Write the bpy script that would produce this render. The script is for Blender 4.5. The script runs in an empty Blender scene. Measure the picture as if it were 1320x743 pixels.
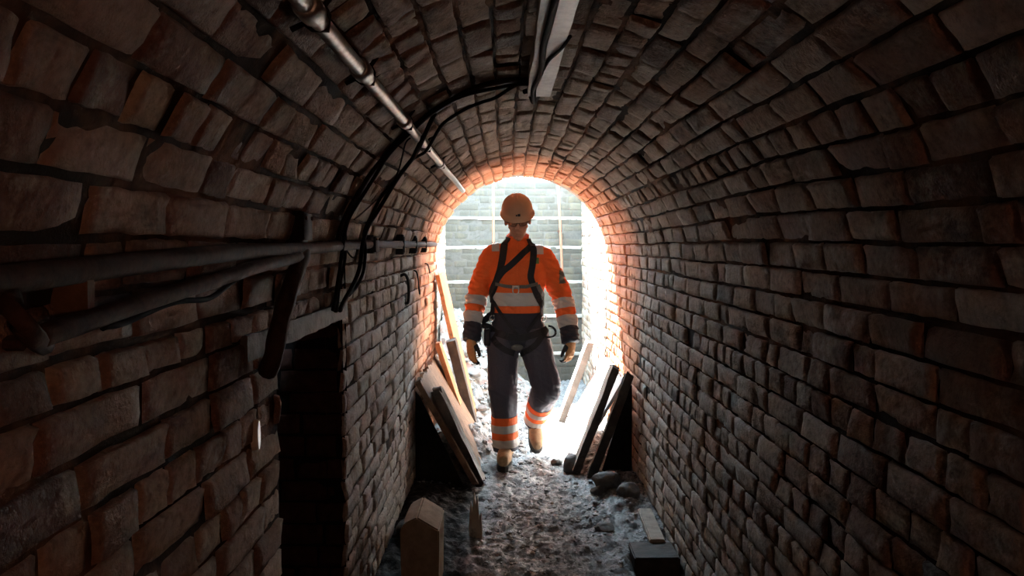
import bpy, bmesh, math, random
import numpy as np
from mathutils import Vector, Matrix
from mathutils.bvhtree import BVHTree

random.seed(7)
RNG = np.random.default_rng(11)
SC = bpy.context.scene
COL = SC.collection
PI = math.pi

# ------------------------------------------------------------------ camera
F = 953.0
CAMZ = 1.5
PITCH = math.radians(3.39)
YAW = math.radians(-0.42)
cam_d = bpy.data.cameras.new('camera')
cam = bpy.data.objects.new('camera', cam_d)
COL.objects.link(cam)
cam.location = (0, 0, CAMZ)
cam.rotation_euler = (PI / 2 - PITCH, 0, YAW)
cam_d.sensor_width = 36.0
cam_d.lens = 36.0 * F / 1320.0
cam_d.clip_start = 0.05
SC.camera = cam
RM = cam.rotation_euler.to_matrix()
O = Vector((0, 0, CAMZ))


def ray(px, py):
    return RM @ Vector(((px - 660) / F, -(py - 371.5) / F, -1.0))


def at_y(px, py, y):
    d = ray(px, py)
    return O + d * (y / d.y)


def at_x(px, py, x):
    d = ray(px, py)
    return O + d * (x / d.x)


# tunnel profile
XL, XR = -0.57, 0.82
CX, CZ, R = 0.125, 1.35, 0.695
YN, YE = -1.6, 6.03          # near end (behind the camera) and mouth
SY = 8.0                     # far wall of the shaft
SXL, SXR = -0.66, 0.812
DY0, DY1, DZ = 1.835, 2.575, 1.25   # side opening


def at_vault(px, py, inset=0.02):
    d = ray(px, py)
    ox, oz = O.x - CX, O.z - CZ
    a = d.x ** 2 + d.z ** 2
    b = 2 * (ox * d.x + oz * d.z)
    c = ox ** 2 + oz ** 2 - (R - inset) ** 2
    t = (-b + math.sqrt(b * b - 4 * a * c)) / (2 * a)
    p = O + d * t
    if p.z < CZ:
        return at_x(px, py, XL + inset if d.x < 0 else XR - inset)
    return p


# ------------------------------------------------------------------ noise
def _h(ix, iy, iz, seed):
    n = (ix.astype(np.int64) * 374761393 + iy.astype(np.int64) * 668265263 + iz.astype(np.int64) * 2147483647 + seed * 974634757) & 0xFFFFFFFF
    n = ((n ^ (n >> 13)) * 1274126177) & 0xFFFFFFFF
    n = ((n ^ (n >> 16)) * 2246822519) & 0xFFFFFFFF
    n = n ^ (n >> 15)
    return (n & 0xFFFFFF) / float(0xFFFFFF) * 2 - 1


def vnoise(p, seed=0):
    p = np.asarray(p, float)
    i = np.floor(p)
    f = p - i
    f = f * f * (3 - 2 * f)
    i = i.astype(np.int64)
    out = 0
    for dx in (0, 1):
        wx = f[..., 0] if dx else 1 - f[..., 0]
        for dy in (0, 1):
            wy = f[..., 1] if dy else 1 - f[..., 1]
            for dz in (0, 1):
                wz = f[..., 2] if dz else 1 - f[..., 2]
                out = out + wx * wy * wz * _h(i[..., 0] + dx, i[..., 1] + dy, i[..., 2] + dz, seed)
    return out


def fbm(p, octaves=4, seed=0, gain=0.5):
    p = np.asarray(p, float)
    s, a, t = 0, 1.0, 0
    for k in range(octaves):
        s = s + a * vnoise(p * (2.03 ** k) + 17.3 * k, seed + k)
        t += a
        a *= gain
    return s / t


# ------------------------------------------------------------------ object helpers
def tag(o, label=None, cat=None, group=None, kind=None):
    if label: o['label'] = label
    if cat: o['category'] = cat
    if group: o['group'] = group
    if kind: o['kind'] = kind
    return o


def link_mesh(name, me, mats=(), parent=None, smooth=True):
    for m in (mats if isinstance(mats, (list, tuple)) else [mats]):
        me.materials.append(m)
    if smooth:
        me.polygons.foreach_set('use_smooth', np.ones(len(me.polygons), dtype=bool))
    o = bpy.data.objects.new(name, me)
    COL.objects.link(o)
    if parent is not None:
        o.parent = parent
        o.matrix_parent_inverse = parent.matrix_basis.inverted()
    return o


def obj(name, bm, mats=(), parent=None, smooth=True):
    me = bpy.data.meshes.new(name)
    bm.to_mesh(me)
    bm.free()
    return link_mesh(name, me, mats, parent, smooth)


def empty(name, loc, label, cat, group=None):
    o = bpy.data.objects.new(name, None)
    COL.objects.link(o)
    o.location = loc
    o.empty_display_size = 0.1
    return tag(o, label, cat, group)


def np_mesh(name, V, Fq, midx=None, attrs=None):
    me = bpy.data.meshes.new(name)
    V = np.asarray(V, np.float32)
    Fq = np.asarray(Fq, np.int32)
    me.vertices.add(len(V))
    me.vertices.foreach_set('co', V.ravel())
    me.loops.add(Fq.size)
    me.loops.foreach_set('vertex_index', Fq.ravel())
    me.polygons.add(len(Fq))
    me.polygons.foreach_set('loop_start', np.arange(0, Fq.size, 4, dtype=np.int32))
    me.polygons.foreach_set('loop_total', np.full(len(Fq), 4, np.int32))
    if midx is not None:
        me.polygons.foreach_set('material_index', np.asarray(midx, np.int32))
    for k, v in (attrs or {}).items():
        a = me.attributes.new(k, 'FLOAT', 'POINT')
        a.data.foreach_set('value', np.asarray(v, np.float32))
    me.update(calc_edges=True)
    me.validate()
    return me


def add_box(bm, lo, hi, mat=None, mi=0):
    vs = [Vector((x, y, z)) for z in (lo[2], hi[2]) for y in (lo[1], hi[1]) for x in (lo[0], hi[0])]
    if mat is not None:
        vs = [mat @ v for v in vs]
    b = [bm.verts.new(v) for v in vs]
    for f in ((0, 2, 3, 1), (4, 5, 7, 6), (0, 1, 5, 4), (2, 6, 7, 3), (0, 4, 6, 2), (1, 3, 7, 5)):
        fc = bm.faces.new([b[i] for i in f])
        fc.material_index = mi
    return b


def catmull(pts, n):
    P = [Vector(p) for p in pts]
    if len(P) < 3:
        return [P[0].lerp(P[-1], i / n) for i in range(n + 1)]
    P = [P[0] * 2 - P[1]] + P + [P[-1] * 2 - P[-2]]
    out = []
    for k in range(1, len(P) - 2):
        p0, p1, p2, p3 = P[k - 1:k + 3]
        for j in range(n):
            t = j / n
            out.append(0.5 * ((2 * p1) + (p2 - p0) * t + (2 * p0 - 5 * p1 + 4 * p2 - p3) * t * t + (3 * p1 - p0 - 3 * p2 + p3) * t ** 3))
    out.append(P[-2])
    return out


def add_tube(bm, pts, rad, seg=10, flat=1.0, up=None, mi=0):
    """closed tube through pts; rad a number or one per point; flat squashes along the frame's second axis."""
    P = [Vector(p) for p in pts]
    n = len(P)
    rad = [rad] * n if not hasattr(rad, '__len__') else list(rad)
    rings = []
    prev = None
    for i in range(n):
        t = (P[min(i + 1, n - 1)] - P[max(i - 1, 0)]).normalized()
        if prev is None:
            a = Vector(up) if up is not None else (Vector((0, 0, 1)) if abs(t.z) < 0.9 else Vector((1, 0, 0)))
        else:
            a = prev
        u = (a - t * a.dot(t)).normalized()
        prev = u
        v = t.cross(u)
        r = rad[i]
        ra, rb = (r if hasattr(r, '__len__') else (r, r * flat))
        rings.append([bm.verts.new(P[i] + u * (ra * math.cos(2 * PI * k / seg)) + v * (rb * math.sin(2 * PI * k / seg))) for k in range(seg)])
    for i in range(n - 1):
        for k in range(seg):
            f = bm.faces.new((rings[i][k], rings[i][(k + 1) % seg], rings[i + 1][(k + 1) % seg], rings[i + 1][k]))
            f.material_index = mi
    f = bm.faces.new(list(reversed(rings[0]))); f.material_index = mi
    f = bm.faces.new(rings[-1]); f.material_index = mi


def add_loft(bm, secs, seg=24, power=2.0):
    """secs: (center, a, b) horizontal ellipses stacked along z."""
    rings = []
    for c, a, b in secs:
        ring = []
        for k in range(seg):
            th = 2 * PI * k / seg
            cs, sn = math.cos(th), math.sin(th)
            e = 2.0 / power
            ring.append(bm.verts.new((c[0] + a * math.copysign(abs(cs) ** e, cs), c[1] + b * math.copysign(abs(sn) ** e, sn), c[2])))
        rings.append(ring)
    for i in range(len(rings) - 1):
        for k in range(seg):
            bm.faces.new((rings[i][k], rings[i][(k + 1) % seg], rings[i + 1][(k + 1) % seg], rings[i + 1][k]))
    bm.faces.new(list(reversed(rings[0])))
    bm.faces.new(rings[-1])


def add_ell(bm, c, r, M=None, u=20, v=12):
    mat = Matrix.Translation(c) @ (M if M is not None else Matrix()) @ Matrix.Diagonal((r[0], r[1], r[2], 1))
    bmesh.ops.create_uvsphere(bm, u_segments=u, v_segments=v, radius=1.0, matrix=mat)


def remesh(bm, voxel, smooth_it=2):
    bmesh.ops.recalc_face_normals(bm, faces=bm.faces)
    me = bpy.data.meshes.new('tmp')
    bm.to_mesh(me)
    bm.free()
    o = bpy.data.objects.new('tmp', me)
    COL.objects.link(o)
    md = o.modifiers.new('r', 'REMESH')
    md.mode = 'VOXEL'
    md.voxel_size = voxel
    if smooth_it:
        s = o.modifiers.new('s', 'SMOOTH')
        s.iterations = smooth_it
        s.factor = 0.5
    dg = bpy.context.evaluated_depsgraph_get()
    dg.update()
    me2 = bpy.data.meshes.new_from_object(o.evaluated_get(dg))
    bpy.data.objects.remove(o)
    bpy.data.meshes.remove(me)
    me2.materials.clear()
    out = bmesh.new()
    out.from_mesh(me2)
    bpy.data.meshes.remove(me2)
    out.normal_update()
    return out


def displace(bm, fn):
    """moves each vertex along its normal by fn(positions)."""
    bm.normal_update()
    co = np.array([v.co[:] for v in bm.verts])
    d = fn(co)
    for v, k in zip(bm.verts, d):
        v.co += v.normal * float(k)
    bm.normal_update()


# ------------------------------------------------------------------ materials
class NT:
    def __init__(self, name):
        self.m = bpy.data.materials.new(name)
        self.m.use_nodes = True
        self.t = self.m.node_tree
        self.b = self.t.nodes['Principled BSDF']
        self.co = None

    def n(self, typ, ins=None, **kw):
        nd = self.t.nodes.new(typ)
        for k, v in kw.items():
            setattr(nd, k, v)
        for k, v in (ins or {}).items():
            self.s(nd.inputs[k], v)
        return nd

    def s(self, sock, v):
        if isinstance(v, bpy.types.NodeSocket):
            self.t.links.new(v, sock)
        elif isinstance(v, (tuple, list)) and len(v) == 3 and sock.type == 'RGBA':
            sock.default_value = (*v, 1)
        else:
            sock.default_value = v

    def pos(self):
        if self.co is None:
            self.co = self.n('ShaderNodeTexCoord').outputs['Object']
        return self.co

    def noise(self, scale, detail=5, rough=0.6, vec=None, stretch=None):
        v = vec or self.pos()
        if stretch:
            v = self.n('ShaderNodeMapping', {'Vector': v, 'Scale': stretch}).outputs[0]
        return self.n('ShaderNodeTexNoise', {'Vector': v, 'Scale': scale, 'Detail': detail, 'Roughness': rough}).outputs['Fac']

    def ramp(self, fac, stops, interp='LINEAR'):
        r = self.n('ShaderNodeValToRGB', {'Fac': fac})
        cr = r.color_ramp
        cr.interpolation = interp
        while len(cr.elements) < len(stops):
            cr.elements.new(0.5)
        for e, (p, c) in zip(cr.elements, stops):
            e.position = p
            e.color = (*c, 1) if hasattr(c, '__len__') else (c, c, c, 1)
        return r.outputs['Color']

    def mix(self, fac, a, b, mode='MIX'):
        nd = self.n('ShaderNodeMix', data_type='RGBA', blend_type=mode)
        self.s(nd.inputs['Factor'], fac)
        self.s(nd.inputs['A'], a)
        self.s(nd.inputs['B'], b)
        return nd.outputs['Result']

    def math(self, op, a, b=0.0, clamp=False):
        nd = self.n('ShaderNodeMath', operation=op, use_clamp=clamp)
        self.s(nd.inputs[0], a)
        self.s(nd.inputs[1], b)
        return nd.outputs[0]

    def mr(self, v, a, b, c=0.0, d=1.0, smooth=True):
        nd = self.n('ShaderNodeMapRange', {'Value': v, 'From Min': a, 'From Max': b, 'To Min': c, 'To Max': d})
        if smooth:
            nd.interpolation_type = 'SMOOTHSTEP'
        return nd.outputs[0]

    def bump(self, h, strength=0.5, dist=0.01, normal=None):
        nd = self.n('ShaderNodeBump', {'Height': h, 'Strength': strength, 'Distance': dist})
        if normal:
            self.s(nd.inputs['Normal'], normal)
        return nd.outputs[0]

    def set(self, col=None, rough=None, normal=None, metal=None, spec=None):
        if col is not None: self.s(self.b.inputs['Base Color'], col)
        if rough is not None: self.s(self.b.inputs['Roughness'], rough)
        if normal is not None: self.s(self.b.inputs['Normal'], normal)
        if metal is not None: self.s(self.b.inputs['Metallic'], metal)
        if spec is not None: self.s(self.b.inputs['Specular IOR Level'], spec)
        return self.m


def mat_brick(name, exit_orange=True, pale=0.0):
    t = NT(name)
    rnd = t.n('ShaderNodeAttribute', attribute_name='rnd').outputs['Fac']
    sep = t.n('ShaderNodeSeparateXYZ', {'Vector': t.pos()}).outputs
    old = t.ramp(rnd, [(0.0, (.07, .045, .035)), (.2, (.22, .14, .10)), (.45, (.36, .27, .20)), (.7, (.44, .36, .28)), (.92, (.52, .45, .37)), (1.0, (.60, .54, .46))])
    red = t.ramp(rnd, [(0.0, (.07, .028, .018)), (.3, (.20, .082, .05)), (.6, (.29, .14, .09)), (.88, (.37, .22, .155)), (1.0, (.50, .39, .29))])
    big = t.noise(1.7, 3, .6)
    near = t.mr(sep[1], 0.5, 3.2, 1, 0)
    nf = t.math('MULTIPLY', near, t.mr(big, .3, .62, .35, 1.0), True)
    col = t.mix(nf, old, red)
    # limewash remnants
    lw = t.mr(t.noise(9, 6, .7), .5, .72)
    col = t.mix(t.math('MULTIPLY', lw, .45 + pale), col, (.50, .46, .39))
    # soot and damp blotches
    so = t.mr(t.noise(2.6, 6, .68), .52, .70)
    col = t.mix(t.math('MULTIPLY', so, .62 - pale * .5), col, (.035, .028, .024))
    sk = t.mr(t.noise(5.0, 6, .72, stretch=(1, .35, 1)), .54, .66)
    col = t.mix(t.math('MULTIPLY', sk, .55 - pale * .5), col, (.05, .036, .028))
    gr = t.noise(60, 4, .65)
    col = t.mix(.55, col, t.ramp(gr, [(.25, .35), (.5, 1.0), (.75, 1.45)]), 'MULTIPLY')
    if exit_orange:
        lo = t.math('MULTIPLY', t.mr(sep[2], .8, 1.75, 1, 0), t.mr(sep[1], 1.7, 2.9))  # grey lime low on the walls, made paler to stand in for grazing light
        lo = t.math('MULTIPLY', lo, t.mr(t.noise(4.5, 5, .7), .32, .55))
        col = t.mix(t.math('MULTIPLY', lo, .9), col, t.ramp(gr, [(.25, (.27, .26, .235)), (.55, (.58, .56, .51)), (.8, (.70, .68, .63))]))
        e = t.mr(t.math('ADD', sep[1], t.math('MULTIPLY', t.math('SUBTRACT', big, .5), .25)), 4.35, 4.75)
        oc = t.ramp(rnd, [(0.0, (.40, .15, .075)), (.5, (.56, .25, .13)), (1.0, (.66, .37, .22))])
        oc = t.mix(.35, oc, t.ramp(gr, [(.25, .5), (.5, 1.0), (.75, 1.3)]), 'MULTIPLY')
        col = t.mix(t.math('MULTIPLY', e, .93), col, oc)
    h = t.math('ADD', t.math('MULTIPLY', t.noise(45, 5, .7), 1.0), t.math('MULTIPLY', t.noise(160, 3, .6), .4))
    return t.set(col, t.mr(t.noise(6, 4), .3, .7, .62, .92), t.bump(h, .95, .010), spec=.35)


def mat_mortar(name, a, b):
    t = NT(name)
    sep = t.n('ShaderNodeSeparateXYZ', {'Vector': t.pos()}).outputs
    n1 = t.noise(3.2, 5, .65)
    col = t.mix(t.mr(n1, .42, .66), a, b)
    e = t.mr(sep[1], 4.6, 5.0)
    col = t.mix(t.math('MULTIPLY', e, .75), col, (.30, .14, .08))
    return t.set(col, .95, t.bump(t.noise(120, 4, .7), .9, .006), spec=.15)


M_BRICK = mat_brick('old_brick')
M_MORTAR = mat_mortar('dirty_mortar', (.030, .022, .018), (.20, .095, .05))
M_BRICK_SHAFT = mat_brick('shaft_brick', False, .85)


def simple(name, col, rough=.7, scale=40, var=.35, bump=.3, metal=0.0, spec=.4, stretch=None, dist=.004):
    t = NT(name)
    n1 = t.noise(scale, 5, .65, stretch=stretch)
    c = t.mix(1.0, (*col,), t.ramp(n1, [(.25, 1 - var), (.5, 1.0), (.8, 1 + var)]), 'MULTIPLY')
    return t.set(c, rough, t.bump(n1, bump, dist), metal, spec)


def mat_wood(name, dark, light, rough=.75, scale=6, axis=(1, 1, 1)):
    t = NT(name)
    g = t.noise(scale, 6, .7, stretch=axis)
    d = t.noise(14, 5, .6)
    c = t.ramp(g, [(.25, dark), (.55, tuple((x + y) / 2 for x, y in zip(dark, light))), (.78, light)])
    c = t.mix(t.mr(d, .55, .75, 0, .6), c, (.03, .025, .02))
    return t.set(c, rough, t.bump(g, .7, .006), spec=.35)


M_WOOD_DARK = mat_wood('wet_dark_timber', (.025, .018, .014), (.11, .08, .06), .6, 7, (2, 6, 2))
M_WOOD_BROWN = mat_wood('brown_timber', (.10, .05, .03), (.28, .16, .09), .75, 7, (2, 6, 2))
M_WOOD_ORANGE = mat_wood('orange_timber', (.38, .15, .06), (.62, .30, .14), .75, 7, (2, 6, 2))
M_WOOD_SMOKE = mat_wood('smoke_grey_timber', (.045, .036, .03), (.13, .11, .095), .75, 7, (2, 6, 2))
M_WOOD_PALE = mat_wood('pale_timber', (.40, .35, .29), (.70, .66, .58), .7, 7, (2, 6, 2))
M_WOOD_GREY = mat_wood('grey_timber', (.16, .13, .11), (.36, .31, .27), .75, 7, (2, 6, 2))
M_WHITE_BOARD = simple('white_sunlit_board', (.84, .84, .83), .45, 24, .25, .3)  # white board, also put on upper faces as painted sunlight
M_BLOCK = simple('tan_block', (.40, .32, .23), .8, 30, .3, .4)
M_CABLE = simple('black_rubber', (.012, .012, .013), .85, 30, .3, .1, spec=.15)
M_BLACKSTEEL = simple('black_steel', (.022, .020, .019), .75, 30, .5, .4, spec=.25)
M_RUST = simple('rusty_steel', (.060, .028, .018), .8, 45, .6, .8)
M_GALV = simple('galvanised_steel', (.45, .45, .44), .38, 55, .4, .35, metal=.75)
M_WHITEWASH_WOOD = simple('whitewashed_batten', (.90, .88, .83), .34, 28, .25, .3)
M_STONE = simple('grey_stone', (.13, .125, .12), .7, 18, .5, .9, dist=.012)
M_GRIT = simple('grey_grit', (.22, .23, .235), .5, 60, .5, .6, spec=.7)
M_RUBBLE = simple('pale_rubble', (.20, .198, .192), .75, 22, .6, .9, dist=.012)
def mat_rubble():
    t = NT('pale_rubble_with_clay')
    n1 = t.noise(20, 6, .7)
    c = t.ramp(n1, [(.28, (.06, .055, .05)), (.5, (.22, .215, .205)), (.72, (.42, .415, .40))])
    c = t.mix(t.mr(t.noise(3.0, 4, .6), .52, .66, 0, .75), c, (.20, .085, .06))
    return t.set(c, .75, t.bump(n1, 1.0, .014), spec=.4)


M_HEAP = mat_rubble()
M_CLAY = simple('red_clay', (.28, .10, .075), .8, 22, .5, .9, dist=.012)
M_COPPER = simple('copper_rod', (.26, .13, .085), .5, 50, .3, .2)
M_MARKER = simple('white_plastic', (.92, .90, .84), .22, 40, .06, .02)
M_SHAFT_JOINT = simple('shaft_lime_joint', (.55, .53, .48), .9, 30, .3, .5)
M_BRICK_SHADE = simple('shade_dark_brick', (.050, .020, .015), .92, 26, .7, .8)  # brick darkened to stand in for the shade inside the side opening
M_FACADE = simple('hidden_masonry', (.34, .31, .28), .9, 8, .3, .6)


def mat_mud():
    t = NT('wet_gritty_mud')
    n1 = t.noise(9, 6, .7)
    n2 = t.noise(70, 5, .7)
    n3 = t.noise(2.2, 3, .6)
    c = t.ramp(n2, [(.28, (.035, .036, .037)), (.5, (.13, .136, .14)), (.72, (.34, .355, .365))])
    c = t.mix(t.mr(n3, .5, .72, 0, .2), c, (.11, .09, .08))
    h = t.math('ADD', t.math('MULTIPLY', n2, .6), n1)
    sp_ = t.n('ShaderNodeSeparateXYZ', {'Vector': t.pos()}).outputs
    board_shade = t.math('MULTIPLY', t.mr(t.math('ADD', sp_[0], t.math('MULTIPLY', t.math('SUBTRACT', n1, .5), .25)), -.26, -.12, 1, 0), t.mr(sp_[1], 4.8, 4.4))  # painted shadow of the left-hand boards on the floor
    c = t.mix(t.math('MULTIPLY', board_shade, .93), c, (.012, .011, .010))
    r = t.math('ADD', t.mr(t.noise(28, 4, .6), .35, .65, .22, .6), t.math('MULTIPLY', board_shade, .4), True)
    return t.set(c, r, t.bump(h, 1.0, .012), spec=t.math('SUBTRACT', .8, t.math('MULTIPLY', board_shade, .6)))


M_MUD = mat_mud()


def mat_concrete():
    t = NT('pale_blockwork')
    rnd = t.n('ShaderNodeAttribute', attribute_name='rnd').outputs['Fac']
    sep = t.n('ShaderNodeSeparateXYZ', {'Vector': t.pos()}).outputs
    c = t.ramp(rnd, [(0, (.060, .061, .054)), (.5, (.075, .073, .062)), (1, (.098, .094, .078))])
    st = t.noise(3.5, 5, .65, stretch=(2.4, 1, .5))
    c = t.mix(t.mr(st, .48, .68, 0, .55), c, (.125, .115, .078))
    c = t.mix(t.mr(t.noise(8, 5, .65), .55, .75, 0, .6), c, (.048, .05, .048))
    return t.set(c, .85, t.bump(t.noise(60, 5, .7), .6, .005), spec=.2)


M_FAR = mat_concrete()
M_FARMORTAR = simple('pale_joint', (.085, .083, .075), .9, 30, .3, .5)
M_LEDGE = simple('lime_ledge', (.24, .235, .21), .85, 40, .3, .8)


# ------------------------------------------------------------------ brickwork
def brick_patch(mapper, u0, u1, v0, v1, ch, headers=.5, seed=0, jit=.0036, wav=.008, nu=9, nv=6, gap=.0065, rough=.0055, flip=False, mdepth=.010, bl=.232, holes=0.0, edep=.015, shell=(.08, .08)):
    rg = np.random.default_rng(seed)
    B = []
    nc = max(1, int(round((v1 - v0) / ch)))
    ch = (v1 - v0) / nc
    for k in range(nc):
        head = rg.random() < headers and k % 2 == 0
        L = bl / 2 if head else bl
        u = u0 - rg.random() * L
        while u < u1:
            l = L * (1 + .08 * rg.standard_normal())
            if not head and rg.random() < .18:
                l = bl / 2 * (1 + .1 * rg.standard_normal())
            a, b = max(u, u0), min(u + l, u1)
            if b - a > .03:
                B.append((a, b, v0 + k * ch, v0 + (k + 1) * ch))
            u += l
    B = np.array(B)
    N = len(B)
    g = gap * .5
    ed = .0045
    ua = B[:, 0] + g * (.6 + .8 * rg.random(N)); ub = B[:, 1] - g * (.6 + .8 * rg.random(N))
    va = B[:, 2] + g * (.6 + .8 * rg.random(N)); vb = B[:, 3] - g * (.6 + .8 * rg.random(N))
    s = np.concatenate([[0], np.linspace(0, 1, nu - 2), [1]])
    q = np.concatenate([[0], np.linspace(0, 1, nv - 2), [1]])
    lu = (ub - ua)[:, None, None]; lv = (vb - va)[:, None, None]
    S = s[None, None, :]; Q = q[None, :, None]
    eu = np.zeros(nu); eu[1] = ed; eu[-2] = -ed
    ev = np.zeros(nv); ev[1] = ed; ev[-2] = -ed
    U = ua[:, None, None] + S * lu + eu[None, None, :] + 0 * Q
    Vv = va[:, None, None] + Q * lv + ev[None, :, None] + 0 * S
    edge = np.zeros((nv, nu)); edge[0, :] = edge[-1, :] = 1; edge[:, 0] = edge[:, -1] = 1
    ring = np.zeros((nv, nu)); ring[1, 1:-1] = ring[-2, 1:-1] = 1; ring[1:-1, 1] = ring[1:-1, -2] = 1
    base = rg.standard_normal(N) * jit
    if holes > 0:
        base = np.where(rg.random(N) < holes, -.03 - .02 * rg.random(N), base)
    tu = rg.standard_normal(N) * jit * .6; tv = rg.standard_normal(N) * jit * .6
    H = base[:, None, None] + tu[:, None, None] * (S - .5) * 2 + tv[:, None, None] * (Q - .5) * 2
    uv = np.stack([U, Vv, np.full_like(U, seed * 3.7)], -1)
    bid = np.arange(N)[:, None, None] * 1.37 + 0 * U
    nb = np.stack([U * 26, Vv * 30, bid], -1)
    H = H + rough * fbm(nb, 3, seed)
    H = H - (ring * .2 * edep)[None] * (1 + vnoise(nb * 2.0, seed + 5))
    # spalled corners
    sp = np.clip(fbm(np.stack([U * 9, Vv * 11, bid * .0 + seed], -1), 3, seed + 9) - .25, 0, 1)
    H = H - sp * rough * 2.2
    H = np.where(edge[None] > 0, H - edep, H)
    wv = wav * fbm(np.stack([U * .9, Vv * 2.2, 0 * U + seed], -1), 3, seed + 3)
    U2 = U + .5 * wav * fbm(np.stack([U * 3, Vv * 9, 0 * U + 4], -1), 2, seed + 4) + .002 * vnoise(uv * 60, seed)
    V2 = Vv + wv + .0022 * vnoise(uv * 50 + 9, seed)
    V2 = np.clip(V2, v0 - .0, v1 + .0)
    bul = .010 * fbm(np.stack([U * 1.1, Vv * 1.6, 0 * U], -1), 2, 77)
    P = mapper(U2.ravel(), V2.ravel(), (H + bul).ravel())
    idx = np.arange(N * nv * nu).reshape(N, nv, nu)
    Fq = np.stack([idx[:, :-1, :-1], idx[:, :-1, 1:], idx[:, 1:, 1:], idx[:, 1:, :-1]], -1).reshape(-1, 4)
    r = np.clip(.5 + .21 * rg.standard_normal(N), 0, 1)
    rnd = np.repeat(r, nv * nu)
    # mortar
    mu = max(2, int((u1 - u0) / .025)); mv = max(2, int((v1 - v0) / .02))
    GU, GV = np.meshgrid(np.linspace(u0, u1, mu + 1), np.linspace(v0, v1, mv + 1))
    gh = -mdepth + mdepth * .28 * fbm(np.stack([GU * 30, GV * 30, 0 * GU + seed], -1), 3, seed + 21) + .010 * fbm(np.stack([GU * 1.1, GV * 1.6, 0 * GU], -1), 2, 77)
    gh = gh - mdepth * .9 * np.clip(fbm(np.stack([GU * 5, GV * 5, 0 * GU + seed], -1), 2, seed + 31), 0, 1)
    PM = mapper(GU.ravel(), GV.ravel(), gh.ravel())
    mi = np.arange(GU.size).reshape(GU.shape)
    FM = np.stack([mi[:-1, :-1], mi[:-1, 1:], mi[1:, 1:], mi[1:, :-1]], -1).reshape(-1, 4) + len(P)
    Vx = np.concatenate([P, PM]); Fa = np.concatenate([Fq, FM])
    if flip:
        Fa = Fa[:, ::-1]
    # solid masonry behind the face
    GU, GV = np.meshgrid(np.linspace(u0 - shell[0], u1 + shell[0], 3), np.linspace(v0 - shell[1], v1 + shell[1], 40))
    PS = mapper(GU.ravel(), GV.ravel(), np.full(GU.size, -.065))
    si = np.arange(GU.size).reshape(GU.shape)
    FS = np.stack([si[:-1, :-1], si[:-1, 1:], si[1:, 1:], si[1:, :-1]], -1).reshape(-1, 4) + len(Vx)
    Vx = np.concatenate([Vx, PS]); Fa = np.concatenate([Fa, FS])
    FM = np.concatenate([FM, FS]); PM = np.concatenate([PM, PS])
    return Vx, Fa, np.concatenate([np.zeros(len(Fq)), np.ones(len(FM))]), np.concatenate([rnd, np.full(len(PM), .5)])


def build_patches(name, patches, mats, kind='structure'):
    Vs, Fs, Ms, Rs = [], [], [], []
    off = 0
    for V, Fq, m, r in patches:
        Vs.append(V); Fs.append(Fq + off); Ms.append(m); Rs.append(r)
        off += len(V)
    me = np_mesh(name, np.concatenate(Vs), np.concatenate(Fs), np.concatenate(Ms), {'rnd': np.concatenate(Rs)})
    o = link_mesh(name, me, mats)
    if kind:
        o['kind'] = kind
    return o


CH = .0778
mp_left = lambda u, v, h: np.stack([XL + h, u, v], -1)
mp_right = lambda u, v, h: np.stack([XR - h, u, v], -1)


def mp_vault(u, v, h):
    th = PI - v / R
    return np.stack([CX + (R - h) * np.cos(th), u, CZ + (R - h) * np.sin(th)], -1)


ZB = -.20
build_patches('wall_left', [
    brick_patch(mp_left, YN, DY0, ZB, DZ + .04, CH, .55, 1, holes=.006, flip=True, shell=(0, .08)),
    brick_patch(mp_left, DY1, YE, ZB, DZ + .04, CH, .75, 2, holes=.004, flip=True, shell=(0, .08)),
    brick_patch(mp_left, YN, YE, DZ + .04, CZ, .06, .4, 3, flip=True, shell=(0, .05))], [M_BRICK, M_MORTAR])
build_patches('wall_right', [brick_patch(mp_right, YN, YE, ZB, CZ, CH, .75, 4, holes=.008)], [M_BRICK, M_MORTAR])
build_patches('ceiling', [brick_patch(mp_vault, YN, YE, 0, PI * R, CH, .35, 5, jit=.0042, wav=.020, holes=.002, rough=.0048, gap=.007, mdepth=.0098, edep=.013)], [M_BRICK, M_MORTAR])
# end of the tunnel behind the camera
build_patches('wall_back', [brick_patch(lambda u, v, h: np.stack([u, YN - .02 + h, v], -1), XL - .15, XR + .15, ZB, 2.2, CH, .5, 6, nu=5, nv=5)], [M_BRICK, M_MORTAR])
# side opening: return walls, back and soffit of the side passage
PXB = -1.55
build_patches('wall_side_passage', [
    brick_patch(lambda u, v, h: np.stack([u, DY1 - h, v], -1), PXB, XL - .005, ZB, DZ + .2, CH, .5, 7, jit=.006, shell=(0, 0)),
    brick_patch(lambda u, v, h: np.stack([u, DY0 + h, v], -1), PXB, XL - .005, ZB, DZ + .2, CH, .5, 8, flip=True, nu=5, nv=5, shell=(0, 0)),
    brick_patch(lambda u, v, h: np.stack([PXB + h, u, v], -1), DY0, DY1, ZB, DZ + .2, CH, .5, 9, flip=True, nu=5, nv=5)], [M_BRICK_SHADE, M_CABLE])
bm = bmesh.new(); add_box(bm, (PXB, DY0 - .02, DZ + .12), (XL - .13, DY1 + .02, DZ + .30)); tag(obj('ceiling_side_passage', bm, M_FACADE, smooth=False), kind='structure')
bm = bmesh.new(); add_box(bm, (PXB, DY0 - .02, -.16), (XL - .02, DY1 + .02, -.05)); tag(obj('floor_side_passage', bm, M_MUD, smooth=False), kind='structure')

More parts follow.
